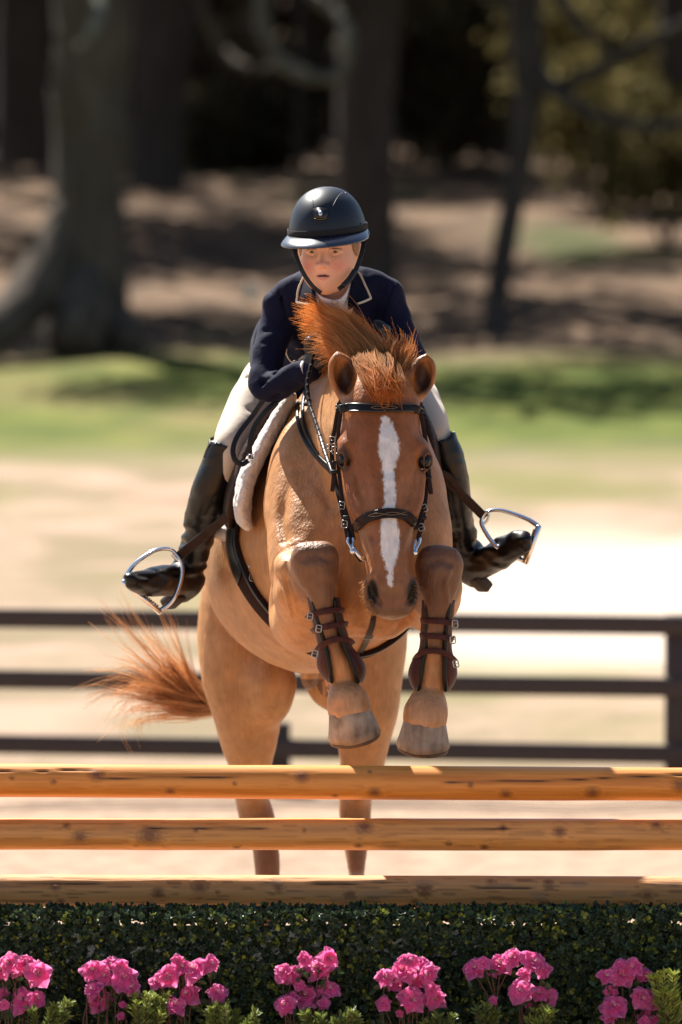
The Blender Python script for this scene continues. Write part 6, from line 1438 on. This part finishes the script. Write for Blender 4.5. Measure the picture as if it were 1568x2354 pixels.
def leaf_px(pts, Y, par, mat, size=.03, name='leaf'):
    mb = MB(); b = np.array([P(x, y, Y + rng.uniform(-.02, .02)) for x, y in pts]); n = len(b); d = N3(rng.normal(size=(n, 3)) * [1, .5, 1] + [0, -.5, .1]); ln = rng.uniform(.6, 1.2, n) * size
    V, q = leaves(b, d, ln, ln * .45, .12); mb.add(V, q); return mb.build(name, mat, par)
for lab, fl in AZ:
    cx = np.mean([f[0] for f in fl]); base = P(cx, 2600, -1.13); base[2] = .0
    root = empty('azalea', base, lab, 'flowering plant', 'pink azaleas planted in front of the hedge')
    for (x, y, r) in fl:
        Y = -1.14 + rng.uniform(-.035, .035); flower(P(x, y, Y), r * 1.14 / 825, root)
    pts = [(x + rng.normal() * 14, y + 16 + abs(rng.normal()) * 13) for x, y, r in fl for _ in range(7)]
    pts += [(cx + rng.normal() * 34, rng.uniform(2290, 2420)) for _ in range(70)]; leaf_px(pts, -1.105, root, azl, .030, 'leaves')
    mb = MB()
    for (x, y, r) in fl:
        e = P(x, y + r * .3, -1.12); m_ = (e + base) / 2 + [rng.normal() * .02 + (e[0] - base[0]) * .25, 0, .12]
        sweep(mb, catmull([base + rng.normal(size=3) * [.01, .01, 0] + [(x - cx) / 825 * .25, 0, .02], m_, e], 5), circ(.0022, 6))
    mb.build('stems', stem_m, root)
# ---- feathery sprigs
spr = M('sprig_green', (.10, .14, .03), .5, attr='Col', trans=.3)
def sprig(base_px, tips, label, light=0.3, Y=-1.19):
    b = P(*base_px, Y); b[2] = max(b[2], .02); root = empty('sprig_plant', (b[0], b[1], .0), label, 'plant', 'feathery green sprigs between the azaleas')
    mb = MB(); ms = MB()
    for (x, y) in tips:
        e = P(x, y, Y + rng.uniform(-.03, .03)); mid = (b + e) / 2 + np.array([0, 0, .03]); path = catmull([b, mid, e], 10); n = len(path)
        t, u, v = frames(path); sweep(ms, path, circ(.0018, 5))
        k = np.repeat(np.arange(6, n), 5); a = rng.random(len(k)) * 6.28; d = t[k] * .9 + u[k] * np.cos(a)[:, None] + v[k] * np.sin(a)[:, None]; ln = rng.uniform(.016, .030, len(k))
        bb = path[k] + t[k] * rng.uniform(0, .006, (len(k), 1)); V, q = leaves(bb, d, ln, ln * .2, .1)
        tt = ((k - 6) / (n - 7))[:, None] * light + rng.random((len(k), 1)) * .25; c = np.array([.045, .085, .03]) * (1 - tt) + np.array([.42, .46, .09]) * tt; mb.add(V, q, None, np.repeat(c, 6, 0))
        a = rng.random(9) * 6.28; d = t[-1] * .7 + u[-1] * np.cos(a)[:, None] + v[-1] * np.sin(a)[:, None]; V, q = leaves(np.tile(e, (9, 1)), d, np.full(9, .022), np.full(9, .005), .1); mb.add(V, q, None, np.full((54, 3), 1) * np.array([.2 + .2 * light, .26 + .2 * light, .06]))
    ms.build('stems', stem_m, root); mb.build('needles', spr, root, False)
T_ = lambda cx, cy, w, h, n: [(cx + rng.uniform(-w, w), cy + rng.uniform(-h, h)) for _ in range(n)]
sprig((100, 2470), T_(118, 2330, 45, 22, 12), 'dark feathery sprig right of the leftmost azalea')
sprig((325, 2470), T_(335, 2312, 48, 26, 14), 'olive feathery sprig between the second and third azaleas', .5)
sprig((530, 2480), T_(535, 2335, 62, 20, 13), 'feathery sprig below the hanging bloom of the third azalea', .3)
sprig((745, 2480), T_(750, 2342, 70, 14, 13), 'low feathery sprig at the foot of the azalea in front of the horse', .3)
sprig((1010, 2490), T_(1015, 2347, 38, 12, 7), 'low dark sprig right of the fifth azalea', .15)
sprig((1235, 2480), T_(1240, 2335, 28, 16, 8), 'small olive sprig under the right side of the sixth azalea', .45)
sprig((1120, 2480), T_(1120, 2332, 30, 18, 6), 'small dark sprig under the left side of the sixth azalea', .1)
sprig((1540, 2480), T_(1525, 2265, 34, 28, 12) + T_(1555, 2310, 20, 20, 5), 'tall yellow-green sprig at the right edge', 1.0)
